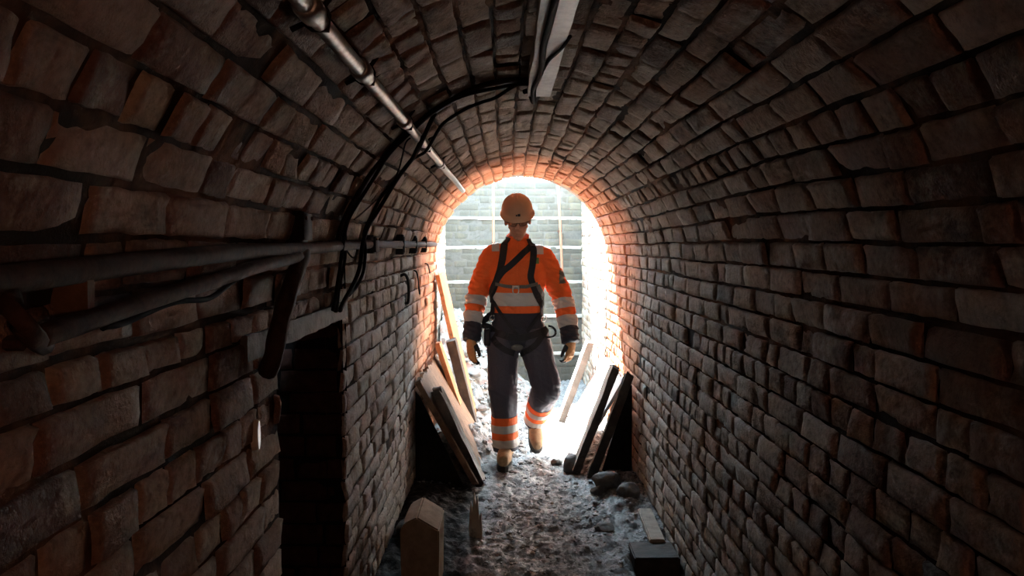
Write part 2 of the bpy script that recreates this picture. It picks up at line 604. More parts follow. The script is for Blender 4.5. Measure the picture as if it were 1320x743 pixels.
# shaft beyond the mouth
SH = 2.42
build_patches('wall_shaft_right', [brick_patch(lambda u, v, h: np.stack([SXR - h, u, v], -1), YE, SY + .1, ZB, SH, CH, .5, 12, jit=.002, mdepth=.004, edep=.006)], [M_BRICK_SHAFT, M_SHAFT_JOINT])
build_patches('wall_shaft_left', [brick_patch(lambda u, v, h: np.stack([SXL + h, u, v], -1), YE, SY + .1, ZB, SH, CH, .5, 13, flip=True, jit=.002, mdepth=.004, edep=.006)], [M_BRICK_SHAFT, M_SHAFT_JOINT])
# face of the mouth seen from the shaft (arch cut in a masonry face)
bm = bmesh.new()
na = 40
inner, outer = [], []
prof = [(XL, ZB)] + [(CX + R * math.cos(PI - PI * k / na), CZ + R * math.sin(PI - PI * k / na)) for k in range(na + 1)] + [(XR, ZB)]
for x, z in prof:
    dx, dz = x - CX, max(z - CZ, 0)
    l = math.hypot(dx, dz) or 1
    if z <= CZ:
        ox, oz = (SXL - .3 if x < CX else SXR + .3), z
    else:
        k = min((1.1) / max(abs(dx / l), 1e-6), (SH - CZ) / max(dz / l, 1e-6))
        ox, oz = CX + dx / l * k, CZ + dz / l * k
    inner.append((x, z)); outer.append((ox, oz))
for yy in (YE, YE + .02):
    pass
iv = [bm.verts.new((x, YE + .012, z)) for x, z in inner]
ov = [bm.verts.new((x, YE + .012, z)) for x, z in outer]
iv2 = [bm.verts.new((x, YE - .23, z)) for x, z in [(CX + (x - CX) * 1.04, CZ + (z - CZ) * (1.04 if z > CZ else 1)) for x, z in inner]]
for k in range(len(iv) - 1):
    bm.faces.new((iv[k], iv[k + 1], ov[k + 1], ov[k]))
    bm.faces.new((iv[k + 1], iv[k], iv2[k], iv2[k + 1]))
tag(obj('wall_shaft_front', bm, M_FACADE, smooth=False), kind='structure')

# far wall: stepped courses with bright ledges
lev = [2.17, 1.79, 1.475, 1.105, .744, .34, ZB]
pts = []
for k in range(6):
    yy = SY - .028 * k
    pts.append(brick_patch(lambda u, v, h, yy=yy: np.stack([u, yy - h, v], -1), SXL - .05, SXR + .05, lev[k + 1], lev[k], .076, .3, 20 + k, jit=.0008, wav=.003, rough=.0010, gap=.004, mdepth=.0012, edep=.0022, shell=(0, 0)))
Vl, Fl, o_ = [], [], 0
for k in range(1, 6):
    yy = SY - .028 * k
    nx = 90
    xs = np.linspace(SXL - .05, SXR + .05, nx)
    zz = lev[k] + .006 * fbm(np.stack([xs * 9, xs * 0 + k, xs * 0], -1), 4, 3)
    yf = yy - .006 + .01 * fbm(np.stack([xs * 12, xs * 0 + k, xs * 0 + 7], -1), 4, 5)
    rows = [np.stack([xs, yf, zz - .024 - .01 * np.abs(fbm(np.stack([xs * 14, xs * 0 + k, xs * 0 + 3], -1), 3, 8))], -1), np.stack([xs, yf, zz], -1), np.stack([xs, xs * 0 + yy + .05, zz + .012], -1)]
    Vl.append(np.concatenate(rows))
    idx = np.arange(3 * nx).reshape(3, nx) + o_
    Fl.append(np.stack([idx[:-1, :-1], idx[:-1, 1:], idx[1:, 1:], idx[1:, :-1]], -1).reshape(-1, 4))
    o_ += 3 * nx
Vl = np.concatenate(Vl); Fl = np.concatenate(Fl)
pts.append((Vl, Fl, np.full(len(Fl), 2), np.full(len(Vl), .5)))
build_patches('wall_far', pts, [M_FAR, M_FARMORTAR, M_LEDGE])


# ------------------------------------------------------------------ floor
def sstep(a, b, x):
    t = np.clip((x - a) / (b - a), 0, 1)
    return t * t * (3 - 2 * t)


def floor_z(X, Y):
    Z = .020 * fbm(np.stack([X * 5, Y * 5, 0 * X], -1), 3, 40) + .026 * fbm(np.stack([X * 20, Y * 20, 0 * X + 3], -1), 4, 41, .65)
    Z = Z + .045 * sstep(.35, .75, X) * sstep(3.6, 4.3, Y) * (1 + fbm(np.stack([X * 9, Y * 9, 0 * X], -1), 3, 42))
    Z = Z + .05 * sstep(-.25, -.5, X) * sstep(2.6, 3.4, Y)
    Z = Z - .13 * sstep(.58, .64, X) * sstep(3.52, 3.46, Y)
    return Z


nx, ny = 150, 900
gx = np.linspace(XL - .12, XR + .14, nx); gy = np.linspace(YN - .1, SY + .1, ny)
GX, GY = np.meshgrid(gx, gy)
GZ = floor_z(GX, GY)
idx = np.arange(nx * ny).reshape(ny, nx)
Fq = np.stack([idx[:-1, :-1], idx[:-1, 1:], idx[1:, 1:], idx[1:, :-1]], -1).reshape(-1, 4)
me = np_mesh('floor', np.stack([GX.ravel(), GY.ravel(), GZ.ravel()], -1), Fq)
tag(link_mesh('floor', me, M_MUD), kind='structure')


def fz(x, y):
    return float(floor_z(np.array([x]), np.array([y]))[0])


def stone_bm(bm, c, r, seed, flat=.7, sub=2, mi=0, rot=None):
    M = Matrix.Translation(c) @ (rot if rot is not None else Matrix.Rotation(random.random() * 6, 4, 'Z')) @ Matrix.Diagonal((r * random.uniform(.8, 1.25), r * random.uniform(.8, 1.25), r * flat, 1))
    res = bmesh.ops.create_icosphere(bm, subdivisions=sub, radius=1.0)
    vs = res['verts']
    co = np.array([v.co[:] for v in vs])
    # cut flat facets, then roughen
    rg = np.random.default_rng(seed)
    for _ in range(7):
        n = rg.standard_normal(3); n /= np.linalg.norm(n)
        d = .62 + .25 * rg.random()
        k = co @ n
        co = co - np.where(k > d, k - d, 0)[:, None] * n
    co = co * (1 + .09 * fbm(co * 2.6 + seed, 3, seed)[:, None])
    for v, p in zip(vs, co):
        v.co = M @ Vector(p)
    if mi:
        for f in {f for v in vs for f in v.link_faces}:
            f.material_index = mi


# loose grit all over the path: uncountable
bm = bmesh.new()
for i in range(2300):
    y = random.uniform(2.6, 6.8)
    x = random.uniform(XL + .03, XR - .03)
    if x < -.12 and y < 4.4:
        continue
    r = random.choice((.004, .005, .007, .009, .013)) * (1.5 if (x > .42 and y > 3.9 and random.random() < .4) else 1)
    stone_bm(bm, (x, y, fz(x, y) + r * .15), r, i, .6, 1)
tag(obj('grit', bm, M_GRIT, smooth=False), 'loose grey grit and small stones scattered along the muddy tunnel floor', 'grit', kind='stuff')


# rubble heap in the shaft, left of the person
def heap_z(X, Y):
    h = .80 * np.exp(-((X + .62) / .40) ** 2) * sstep(5.7, 7.6, Y)
    h = h + .22 * np.exp(-((X + .30) / .22) ** 2 - ((Y - 5.35) / .55) ** 2)
    h = h + .12 * np.exp(-((X + .1) / .35) ** 2) * sstep(6.2, 7.2, Y)
    n = fbm(np.stack([X * 6, Y * 6, 0 * X], -1), 4, 60, .6)
    return h * (1 + .25 * n) + (.05 * n + .03 * vnoise(np.stack([X * 26, Y * 26, 0 * X], -1), 66)) * np.clip(h * 8, 0, 1) - .03


nx, ny = 110, 240
gx = np.linspace(SXL + .02, .42, nx); gy = np.linspace(4.75, SY - .15, ny)
GX, GY = np.meshgrid(gx, gy)
GX2 = np.where(GY < YE, np.maximum(GX, XL + .04), GX)
GZ = heap_z(GX2, GY)
idx = np.arange(nx * ny).reshape(ny, nx)
Fq = np.stack([idx[:-1, :-1], idx[:-1, 1:], idx[1:, 1:], idx[1:, :-1]], -1).reshape(-1, 4)
clay = fbm(np.stack([GX * 3.2, GY * 2.2, 0 * GX], -1), 3, 71)
cm = (clay[:-1, :-1] > .08).astype(int).ravel()
keep = (GZ[:-1, :-1].ravel() > -.03)
me = np_mesh('rubble_heap', np.stack([GX2.ravel(), GY.ravel(), GZ.ravel()], -1), Fq[keep], cm[keep])
heap = link_mesh('rubble_heap', me, [M_HEAP, M_HEAP])
tag(heap, 'heap of pale rubble and reddish clay piled against the shaft wall behind the person', 'rubble', kind='stuff')
# fragments on the heap
hz = lambda x, y: max(float(heap_z(np.array([x]), np.array([y]))[0]), fz(x, y))
bm = bmesh.new()
for i in range(620):
    y = random.uniform(4.9, 7.7)
    x = random.uniform(-.55, .25)
    z = hz(x, y)
    if z < .06 and random.random() < .6:
        continue
    r = random.uniform(.012, .035)
    stone_bm(bm, (x, y, z + r * .2), r, 900 + i, random.uniform(.35, .8), 1, 0 if random.random() < .75 else 1,
             Matrix.Rotation(random.random() * 6, 4, 'Z') @ Matrix.Rotation(random.uniform(-.6, .6), 4, 'X'))
tag(obj('rubble_fragments', bm, [M_RUBBLE, M_HEAP], smooth=False), 'small broken fragments strewn over the rubble heap', 'rubble', kind='stuff')


def stone(x, y, r, seed, label, mat=M_STONE, flat=.7, z=None, group=None, name='stone'):
    bm = bmesh.new()
    stone_bm(bm, (x, y, (hz(x, y) if z is None else z) + r * flat * .45), r, seed, flat, 4)
    return tag(obj(name, bm, mat), label, 'stone', group)


stone(.44, 4.86, .088, 3, 'rounded dark stone on the floor in front of the right-side leaning boards', M_STONE, .95)
stone(.60, 4.32, .085, 5, 'dark angular stone in the shade at the foot of the right-hand boards', M_STONE, .8)
stone(.545, 4.28, .05, 15, 'small grey stone beside the dark angular one', M_STONE, .7)
stone(.70, 4.18, .07, 25, 'stone wedged against the wall nearest the pale floorboard', M_STONE, .8)
stone(.52, 3.83, .05, 6, 'flat dark stone sunk in the mud left of the pale floorboard', M_STONE, .4)
stone(.34, 4.95, .04, 9, 'small pale stone in the sunlit patch beside the walking boots', M_RUBBLE, .7)
stone(-.47, 3.62, .08, 10, 'dark lump of masonry on the floor behind the tan block', M_STONE, .7)
for i, (x, y, r) in enumerate([(-.36, 7.35, .09), (-.2, 7.05, .075), (-.3, 6.75, .07), (-.12, 6.55, .06), (-.42, 7.0, .085), (-.05, 7.2, .07), (-.22, 6.3, .055)]):
    stone(x, y, r, 30 + i, 'broken grey stone lying on the rubble heap in the shaft', M_RUBBLE if i % 3 else M_STONE, .6, None, 'stones on the rubble heap')


# ------------------------------------------------------------------ boards
def slab_bm(x0, z0, x1, z1, y0, y1, th, seed, rag=.012, skew=0.0, nl=26, nw=10, dent=.003):
    """board whose length runs from (x0,z0) to (x1,z1) and whose width runs along y; th is its thickness to the upper side."""
    d = Vector((x1 - x0, 0, z1 - z0))
    L = d.length
    d.normalize()
    nrm = Vector((-d.z, 0, d.x))
    if nrm.z < 0:
        nrm = -nrm
    bm = bmesh.new()
    res = bmesh.ops.create_cube(bm, size=1.0)
    bmesh.ops.subdivide_edges(bm, edges=[e for e in bm.edges if abs(e.verts[0].co.x - e.verts[1].co.x) > .5], cuts=nl, use_grid_fill=True)
    bmesh.ops.subdivide_edges(bm, edges=[e for e in bm.edges if abs(e.verts[0].co.y - e.verts[1].co.y) > .5], cuts=nw, use_grid_fill=True)
    bmesh.ops.bevel(bm, geom=[e for e in bm.edges if e.calc_face_angle(0) > 1.0], offset=.02, segments=1, affect='EDGES')
    co = np.array([v.co[:] for v in bm.verts])
    w = y1 - y0
    a = (co[:, 0] + .5) * L
    b = co[:, 1] * w
    c = (co[:, 2] + .5) * th
    endf = np.clip((np.abs(co[:, 0]) - .42) / .08, 0, 1)
    rg = fbm(np.stack([b * 25, c * 20, np.sign(co[:, 0]) * 3 + seed], -1), 3, seed)
    a = a + rag * rg * endf * np.sign(co[:, 0]) * 1.5
    edgef = np.clip((np.abs(co[:, 1]) - .4) / .1, 0, 1)
    b = b + rag * .45 * fbm(np.stack([a * 12, c * 8, np.sign(co[:, 1]) * 5 + seed], -1), 3, seed + 1) * edgef
    c = c + dent * fbm(np.stack([a * 9, b * 30, np.sign(co[:, 2]) + seed], -1), 3, seed + 2)
    b = b + skew * (co[:, 0])
    for v, aa, bb, cc in zip(bm.verts, a, b, c):
        v.co = Vector((x0, (y0 + y1) / 2, z0)) + d * aa + nrm * cc + Vector((0, bb, 0))
    bmesh.ops.recalc_face_normals(bm, faces=bm.faces)
    bm.normal_update()
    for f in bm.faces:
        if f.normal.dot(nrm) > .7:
            f.material_index = 1  # upper face gets the second material, lighter where sunlight is painted in
    return bm


def board(label, mats, *a, name='board', **k):
    bm = slab_bm(*a, **k)
    return tag(obj(name, bm, mats if isinstance(mats, list) else [mats, mats], smooth=False), label, 'board')


# left stack
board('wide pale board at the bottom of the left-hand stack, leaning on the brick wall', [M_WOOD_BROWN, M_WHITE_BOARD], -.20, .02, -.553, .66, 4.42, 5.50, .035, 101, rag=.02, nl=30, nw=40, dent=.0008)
board('thick dark timber lying on the pale board, its end nearest the camera on the left', M_WOOD_DARK, -.185, .0, -.455, .585, 4.46, 4.62, .055, 102, rag=.024, dent=.007)
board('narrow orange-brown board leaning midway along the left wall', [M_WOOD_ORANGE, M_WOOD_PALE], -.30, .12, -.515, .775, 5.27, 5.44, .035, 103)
board('dark thick board between the orange-brown board and the tall sunlit board', M_WOOD_DARK, -.29, .10, -.455, .76, 5.53, 5.68, .07, 104)
board('tall board with a brown edge leaning on the left wall at the tunnel mouth', [M_WOOD_ORANGE, M_WHITE_BOARD], -.285, .04, -.555, 1.26, 5.74, 6.30, .032, 105)  # white upper face stands in for sunlight
# right stack
board('grey-brown board with a sunlit edge leaning on the right wall at the tunnel mouth', [M_WOOD_SMOKE, M_WHITE_BOARD], .47, .06, .70, .70, 5.88, 6.02, .055, 106)  # white upper face is painted sunlight on grey timber
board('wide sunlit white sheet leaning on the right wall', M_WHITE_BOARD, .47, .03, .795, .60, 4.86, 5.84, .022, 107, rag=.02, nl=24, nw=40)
board('dark timber with a pale edge at the near end of the right-hand stack', [M_WOOD_SMOKE, M_WOOD_PALE], .475, .0, .735, .69, 4.74, 4.87, .05, 108, rag=.024, dent=.007)  # pale upper face is painted sunlight on dark timber
board('blackened timber leaning furthest under the right wall, closest to the camera', M_WOOD_DARK, .56, .0, .805, .67, 4.60, 4.655, .055, 109, rag=.024, dent=.007)


def shade_sheet(label, poly, y0, th, seed):  # added black sheet that fills the shaded underside of a board stack
    bm = bmesh.new()
    P = []
    for (xa, za), (xb, zb_) in zip(poly, poly[1:] + poly[:1]):
        for k in range(10):
            t = k / 10
            P.append((xa + (xb - xa) * t, za + (zb_ - za) * t))
    n = fbm(np.array([(x * 30, z * 30, seed) for x, z in P]), 3, seed) * .010
    c0 = (sum(p[0] for p in P) / len(P), sum(p[1] for p in P) / len(P))
    P = [(c0[0] + (x - c0[0]) * (1 - abs(k) * 3), c0[1] + (z - c0[1]) * (1 - abs(k) * 3)) for (x, z), k in zip(P, n)]
    a = [bm.verts.new((x, y0 + .03 * z, z)) for x, z in P]
    b = [bm.verts.new((x, y0 + th + .03 * z, z)) for x, z in P]
    bm.faces.new(a)
    bm.faces.new(list(reversed(b)))
    for k in range(len(P)):
        bm.faces.new((a[k], b[k], b[(k + 1) % len(P)], a[(k + 1) % len(P)]))
    bmesh.ops.recalc_face_normals(bm, faces=bm.faces)
    bmesh.ops.triangulate(bm, faces=[f for f in bm.faces if len(f.verts) > 4])
    return tag(obj('shade_sheet', bm, M_SHADE_SHEET, smooth=False), label, 'board')


M_SHADE_SHEET = simple('shade_black_sheet', (.016, .014, .013), .9, 30, .5, .6, spec=.1)  # near-black colour stands in for shade under the boards
shade_sheet('added black sheet standing in for shade under the pale board on the left', [(-.56, -.01), (-.255, -.01), (-.53, .56), (-.56, .60)], 4.47, .018, 3)
shade_sheet('added black sheet standing in for shade between the dark timbers and the right wall', [(.60, .0), (.805, .0), (.805, .60), (.785, .60)], 4.67, .018, 5)


def box_thing(name, label, cat, mats, lo, hi, seed, rot=0.0, bev=.006, rough=.004, sub=6):
    bm = bmesh.new()
    add_box(bm, lo, hi)
    bmesh.ops.subdivide_edges(bm, edges=list(bm.edges), cuts=sub, use_grid_fill=True)
    bmesh.ops.bevel(bm, geom=[e for e in bm.edges if e.calc_face_angle(0) > 1.0], offset=bev, segments=2, affect='EDGES')
    displace(bm, lambda p: rough * fbm(p * 22 + seed, 3, seed))
    c = (Vector(lo) + Vector(hi)) / 2
    if rot:
        bmesh.ops.rotate(bm, verts=bm.verts, cent=c, matrix=Matrix.Rotation(rot, 3, 'Z'))
    return tag(obj(name, bm, mats, smooth=False), label, cat)


box_thing('floorboard', 'pale flat board lying on the floor along the right wall', 'board', M_WOOD_PALE, (.715, 3.56, .02), (.79, 4.0, .045), 1, -.04)
box_thing('timber_sleeper', 'dark timber sleeper end in front of the pale floorboard by the right wall', 'timber', M_WOOD_DARK, (.60, 3.38, -.10), (.815, 3.57, .03), 2)

# tan chamfered block on the left
bm = bmesh.new()
sec = [(-.445, -.02), (-.29, -.02), (-.285, .295), (-.378, .352), (-.432, .325), (-.45, .29)]
fr = [bm.verts.new((x, 3.05, z)) for x, z in sec]
bk = [bm.verts.new((x, 3.31, z)) for x, z in sec]
bm.faces.new(fr)
bm.faces.new(list(reversed(bk)))
for k in range(len(sec)):
    bm.faces.new((fr[k], bk[k], bk[(k + 1) % len(sec)], fr[(k + 1) % len(sec)]))
bmesh.ops.recalc_face_normals(bm, faces=bm.faces)
bmesh.ops.bevel(bm, geom=list(bm.edges), offset=.006, segments=2, affect='EDGES')
bmesh.ops.subdivide_edges(bm, edges=list(bm.edges), cuts=3, use_grid_fill=True)
displace(bm, lambda p: .0025 * fbm(p * 30, 3, 9))
tag(obj('chamfered_block', bm, M_BLOCK, smooth=False), 'tan block with chamfered top standing on the dark floor by the left wall', 'block')

# splintered stub
bm = bmesh.new()
rg = np.random.default_rng(5)
topz = [.05, .19, .13, .235, .17, .22, .09, .13, .03]
prof_ = [(-.195 + .0085 * k, h) for k, h in enumerate(topz)]
sec_ = [(-.192, -.05), (-.130, -.05)] + list(reversed([(x + .01 * h, h) for x, h in prof_]))
fr = [bm.verts.new((x, 3.70 + .03 * z, z)) for x, z in sec_]
bk = [bm.verts.new((x + .003, 3.716 + .03 * z, z - .006)) for x, z in sec_]
bm.faces.new(fr)
bm.faces.new(list(reversed(bk)))
for k in range(len(sec_)):
    bm.faces.new((fr[k], bk[k], bk[(k + 1) % len(sec_)], fr[(k + 1) % len(sec_)]))
bmesh.ops.recalc_face_normals(bm, faces=bm.faces)
bmesh.ops.triangulate(bm, faces=[f for f in bm.faces if len(f.verts) > 4])
tag(obj('splintered_stake', bm, M_WOOD_PALE, smooth=False), 'splintered stub of pale wood sticking up from the floor at the path edge', 'stake')

# ------------------------------------------------------------------ services on the walls
# galvanised pipe along the vault
pr = .0155
pa = at_vault(384, -6, .028)
pb = at_vault(597, 246, .028)
pdir = (pb - pa).normalized()
p0 = pa - pdir * (pa.y + .9)
r_ = empty('conduit_pipe', p0, 'galvanised steel pipe running along the upper left of the vault', 'pipe')
bm = bmesh.new()
n = 60
line = [p0.lerp(pb, k / n) + Vector((.0012 * math.sin(k * .5), 0, .0012 * math.cos(k * .37))) for k in range(n + 1)]
add_tube(bm, line, pr, 14)
obj('pipe_body', bm, M_GALV, r_)
for (px, py) in ((400, 10), (465, 92), (520, 157), (547, 188), (567, 211)):
    q = at_vault(px, py, .028)
    t = (q.y - p0.y) / (pb.y - p0.y)
    q = p0.lerp(pb, t)
    bm = bmesh.new()
    add_tube(bm, [q - pdir * .028, q - pdir * .024, q + pdir * .024, q + pdir * .028], [pr + .001, pr + .006, pr + .006, pr + .001], 14)
    obj('coupling', bm, M_GALV, r_)
    bm = bmesh.new()
    out = Vector((q.x - CX, 0, q.z - CZ)).normalized()
    sd = pdir.cross(out)
    q2 = q + pdir * .07
    add_tube(bm, [q2 + out * .022 + sd * .045, q2 + out * .016 + sd * .022, q2 + sd * .017, q2 - out * .017, q2 - sd * .017, q2 + out * .016 - sd * .022, q2 + out * .022 - sd * .045], .005, 6)
    obj('pipe_clip', bm, M_BLACKSTEEL, r_)

# whitewashed batten on the crown
bm = bmesh.new()
add_box(bm, (.070, .3, 1.996), (.147, 2.52, 2.042))
bmesh.ops.subdivide_edges(bm, edges=[e for e in bm.edges if abs(e.verts[0].co.y - e.verts[1].co.y) > .5], cuts=60)
for v in bm.verts:
    k = fbm(np.array([[v.co.y * 6, v.co.x * 40, v.co.z * 10]]), 3, 4)[0]
    v.co += Vector((.004 * k, 0, .003 * k))
tag(obj('timber_batten', bm, M_WHITEWASH_WOOD, smooth=False), 'whitewashed timber batten fixed along the crown of the vault', 'batten')


def cable(label, pts, r, mat=None, n=8, cat='cable', name='cable', wob=.0025, seed=0):
    P = catmull(pts, n)
    P = [p + Vector((wob * math.sin(i * .23 + seed), wob * math.cos(i * .29 + seed), wob * math.sin(i * .33))) for i, p in enumerate(P)]
    bm = bmesh.new()
    add_tube(bm, P, r, 8)
    return tag(obj(name, bm, mat or M_CABLE), label, cat)


zb = 1.988
cable('thick black cable running along the underside of the crown batten', [(.105, .4, zb), (.102, 1.0, zb), (.098, 1.6, zb - .003), (.090, 1.85, zb - .008), (.094, 2.1, zb - .004), (.088, 2.35, zb), (.092, 2.52, zb - .01), (.075, 2.56, 2.02), (.06, 2.58, 2.022)], .0085, seed=1)
cable('thin black cable crossing the crown batten diagonally to its right edge', [(.150, 1.80, 1.996), (.146, 1.85, 1.991), (.128, 1.93, 1.991), (.110, 2.03, 1.991), (.098, 2.16, 1.991)], .0045, seed=2)
cable('thin black wire along the right edge of the crown batten', [(.150, .6, 2.03), (.152, 1.3, 2.028), (.151, 1.9, 2.03), (.149, 2.3, 2.03), (.140, 2.5, 2.02), (.115, 2.55, 2.022)], .004, seed=3)

# dark flat conduit that follows the vault round the left side
ring = [(688, 108), (660, 104), (625, 110), (592, 124), (560, 143), (533, 163), (508, 188), (487, 214), (468, 240), (452, 268), (440, 295), (434, 318)]
P = [at_vault(x, y, .012) for x, y in ring]
P = catmull(P, 5)
bm = bmesh.new()
add_tube(bm, P, [(.010, .033)] * len(P), 12, up=(0, .2, -1))
tag(obj('cable_trunking', bm, M_BLACKSTEEL), 'wide black trunking curving over the left side of the vault from the batten', 'trunking')
# black cables
cable('black cable clipped beneath the curved trunking', [at_vault(x, y, .03) for x, y in ((688, 108), (650, 112), (605, 120), (570, 138), (535, 165), (505, 195), (482, 228), (462, 262), (447, 292), (440, 322), (438, 352), (434, 380), (428, 400))], .006, seed=4)
cable('black cable dropping from the trunking across the vault to the wall pipe', [at_vault(x, y, i) for x, y, i in ((562, 146, .03), (548, 172, .05), (534, 200, .05), (518, 224, .045), (500, 250, .04), (484, 276, .04), (473, 296, .04), (468, 318, .045), (463, 345, .04), (454, 368, .035), (447, 385, .03), (438, 400, .03))], .0075, seed=5)
cable('second black cable running beside the dropping cable to the wall pipe', [at_vault(x, y, i) for x, y, i in ((545, 176, .045), (530, 205, .03), (514, 228, .03), (494, 252, .03), (479, 276, .03), (469, 300, .03), (472, 322, .04), (469, 348, .03), (460, 368, .03), (450, 380, .03))], .006, seed=6)
cable('loose black cable looping from the batten end down to the cable bundle', [at_vault(x, y, i) for x, y, i in ((672, 108, .02), (655, 116, .05), (638, 126, .06), (618, 134, .06), (595, 142, .06), (574, 158, .06), (560, 178, .06), (547, 196, .055), (532, 206, .05), (522, 216, .04))], .0055, seed=7)
cable('thin wire hanging by the galvanised pipe down to the cable bundle', [at_vault(x, y, i) for x, y, i in ((528, 178, .025), (523, 186, .03), (519, 202, .035), (514, 218, .035), (508, 232, .03))], .003, seed=8)
cable('thin rusty wire stretched over the bricks between trunking and cables', [at_vault(x, y, .02) for x, y in ((494, 252), (478, 266), (462, 278), (456, 284))], .0025, M_RUST, seed=9)
cable('short loop of thin wire hanging under the wall pipe', [at_x(x, y, XL + .035) for x, y in ((447, 322), (452, 330), (456, 331), (460, 326), (461, 318))], .003, seed=10)
cable('black cable running down the wall beside the opening', [at_x(x, y, XL + .03) for x, y in ((445, 300), (444, 325), (441, 345), (438, 365), (435, 385), (432, 402))], .008, seed=11)

# long wall pipe
yz = [(.62, 1.455), (1.0, 1.47), (1.5, 1.485), (1.9, 1.487), (2.4, 1.495), (3.0, 1.50), (4.2, 1.498), (5.55, 1.498)]
r_ = empty('wall_pipe', (XL + .035, .62, 1.455), 'long dark pipe running level along the left wall to the mouth', 'pipe')
bm = bmesh.new()
add_tube(bm, catmull([(XL + .035, y, z) for y, z in yz], 6), .017, 12)
obj('pipe_body', bm, M_RUST, r_)
for px in (516, 533, 546):
    y = (XL + .03) * F / (px - 653)
    bm = bmesh.new()
    for dz in (.036, -.036):
        add_box(bm, (XL - .004, y - .022, 1.498 + dz - .015), (XL + .05, y + .024, 1.498 + dz + .015))
    bmesh.ops.bevel(bm, geom=list(bm.edges), offset=.004, segments=1, affect='EDGES')
    add_box(bm, (XL + .046, y - .010, 1.498 - .04), (XL + .054, y + .010, 1.498 + .04))
    obj('saddle_clamp', bm, M_BLACKSTEEL, r_, smooth=False)


def jbox(label, y, z, sy, sz, dep, mat, name='junction_box'):
    bm = bmesh.new()
    add_box(bm, (XL - .004, y - sy, z - sz), (XL + dep, y + sy, z + sz))
    bmesh.ops.bevel(bm, geom=list(bm.edges), offset=.007, segments=2, affect='EDGES')
    b = tag(obj(name, bm, mat), label, 'junction box')
    bm = bmesh.new()
    add_box(bm, (XL + dep - .001, y - sy * .86, z - sz * .86), (XL + dep + .006, y + sy * .86, z + sz * .86))
    bmesh.ops.bevel(bm, geom=list(bm.edges), offset=.002, segments=1, affect='EDGES')
    lid = obj('lid', bm, mat, b)
    for sgy in (-1, 1):
        bm = bmesh.new()
        add_tube(bm, [(XL + dep + .004, y + sgy * sy * .6, z + sz * .55), (XL + dep + .011, y + sgy * sy * .6, z + sz * .55)], .005, 8, up=(0, 1, 0))
        obj('screw', bm, M_RUST, lid)
    return b


jbox('black junction box where the hanging cables meet the wall pipe', 2.93, 1.50, .045, .036, .055, M_BLACKSTEEL)
jbox('small rusty box above the wall pipe over the side opening', 1.93, 1.545, .045, .04, .05, M_BLACKSTEEL)

# sagging lower pipe with near bracket
cable('rusty lower pipe sloping along the left wall under the dark pipe', [at_x(x, y, XL + .045) for x, y in ((48, 436), (80, 425), (140, 404), (200, 386), (260, 366), (320, 348), (360, 337), (385, 331))], .0145, M_RUST, cat='pipe', name='sloping_pipe', wob=.001)
cable('thin dark cable slung under the sloping rusty pipe', [at_x(x, y, XL + .04) for x, y in ((130, 423), (150, 420), (190, 402), (230, 391), (265, 384), (290, 372), (315, 356))], .005, seed=13)
# near bracket
c = at_x(28, 398, XL + .03)
r_ = empty('pipe_bracket', c, 'corroded pipe bracket on the left wall at the near end of the pipes', 'bracket')
bm = bmesh.new()
add_box(bm, (XL - .004, c.y - .035, c.z - .055), (XL + .02, c.y + .03, c.z + .05))
bmesh.ops.subdivide_edges(bm, edges=list(bm.edges), cuts=4, use_grid_fill=True)
displace(bm, lambda p: .004 * fbm(p * 50, 3, 4))
obj('back_plate', bm, M_RUST, r_)
bm = bmesh.new()
add_tube(bm, [at_x(10, 370, XL + .02), at_x(14, 395, XL + .06), at_x(28, 418, XL + .075), at_x(44, 436, XL + .06), at_x(56, 446, XL + .02)], .012, 8)
obj('hook_arm', bm, M_RUST, r_)
for px, py in ((16, 443), (29, 365)):
    bm = bmesh.new()
    q = at_x(px, py, XL + .03)
    add_tube(bm, [q - Vector((.02, 0, 0)), q + Vector((.012, 0, 0))], .0085, 6, up=(0, 0, 1))
    obj('bolt', bm, M_RUST, r_, smooth=False)
bm = bmesh.new()
q = at_x(92, 384, XL + .02)
add_box(bm, (XL - .004, q.y - .008, q.z - .024), (XL + .045, q.y + .008, q.z + .026))
bmesh.ops.subdivide_edges(bm, edges=list(bm.edges), cuts=3, use_grid_fill=True)
displace(bm, lambda p: .002 * fbm(p * 60, 3, 4))
tag(obj('timber_wedge', bm, M_WOOD_BROWN, smooth=False), 'small upright wooden wedge between the two pipes near the corroded bracket', 'wedge')

# rusty down-branch
bm = bmesh.new()
pts_ = [at_x(390, 326, XL + .035), at_x(386, 340, XL + .045), at_x(380, 355, XL + .05), at_x(372, 378, XL + .055), at_x(364, 405, XL + .055), at_x(357, 435, XL + .055), at_x(352, 460, XL + .05), at_x(345, 480, XL + .03)]
P = catmull(pts_, 5)
add_tube(bm, P, [.021 + .001 * math.sin(i * .8) for i in range(len(P))], 10)
tag(obj('branch_pipe', bm, M_RUST), 'rusty bent branch pipe hanging from the wall pipe beside the side opening', 'pipe')

# lintel over side opening (a trim of the setting)
bm = bmesh.new()
add_box(bm, (XL - .14, DY0 - .25, DZ - .004), (XL + .012, DY1 + .02, DZ + .052))
bmesh.ops.subdivide_edges(bm, edges=[e for e in bm.edges if abs(e.verts[0].co.y - e.verts[1].co.y) > .5], cuts=24)
displace(bm, lambda p: .005 * fbm(p * 20, 3, 14))
tag(obj('trim_1', bm, M_STONE, smooth=False), kind='structure')

# white marker
q = at_x(332, 561, XL + .008)
bm = bmesh.new()
mk = Matrix.Rotation(math.radians(3), 3, 'Z')
add_tube(bm, [q + mk @ Vector(v) for v in ((-.012, 0, 0), (0, 0, 0), (.004, 0, 0))], [(.036, .013), (.036, .013), (.033, .011)], 16, up=(0, 0, 1))
tag(obj('wall_marker', bm, M_MARKER, smooth=False), 'small white oblong marker on the left wall beside the side opening', 'marker')

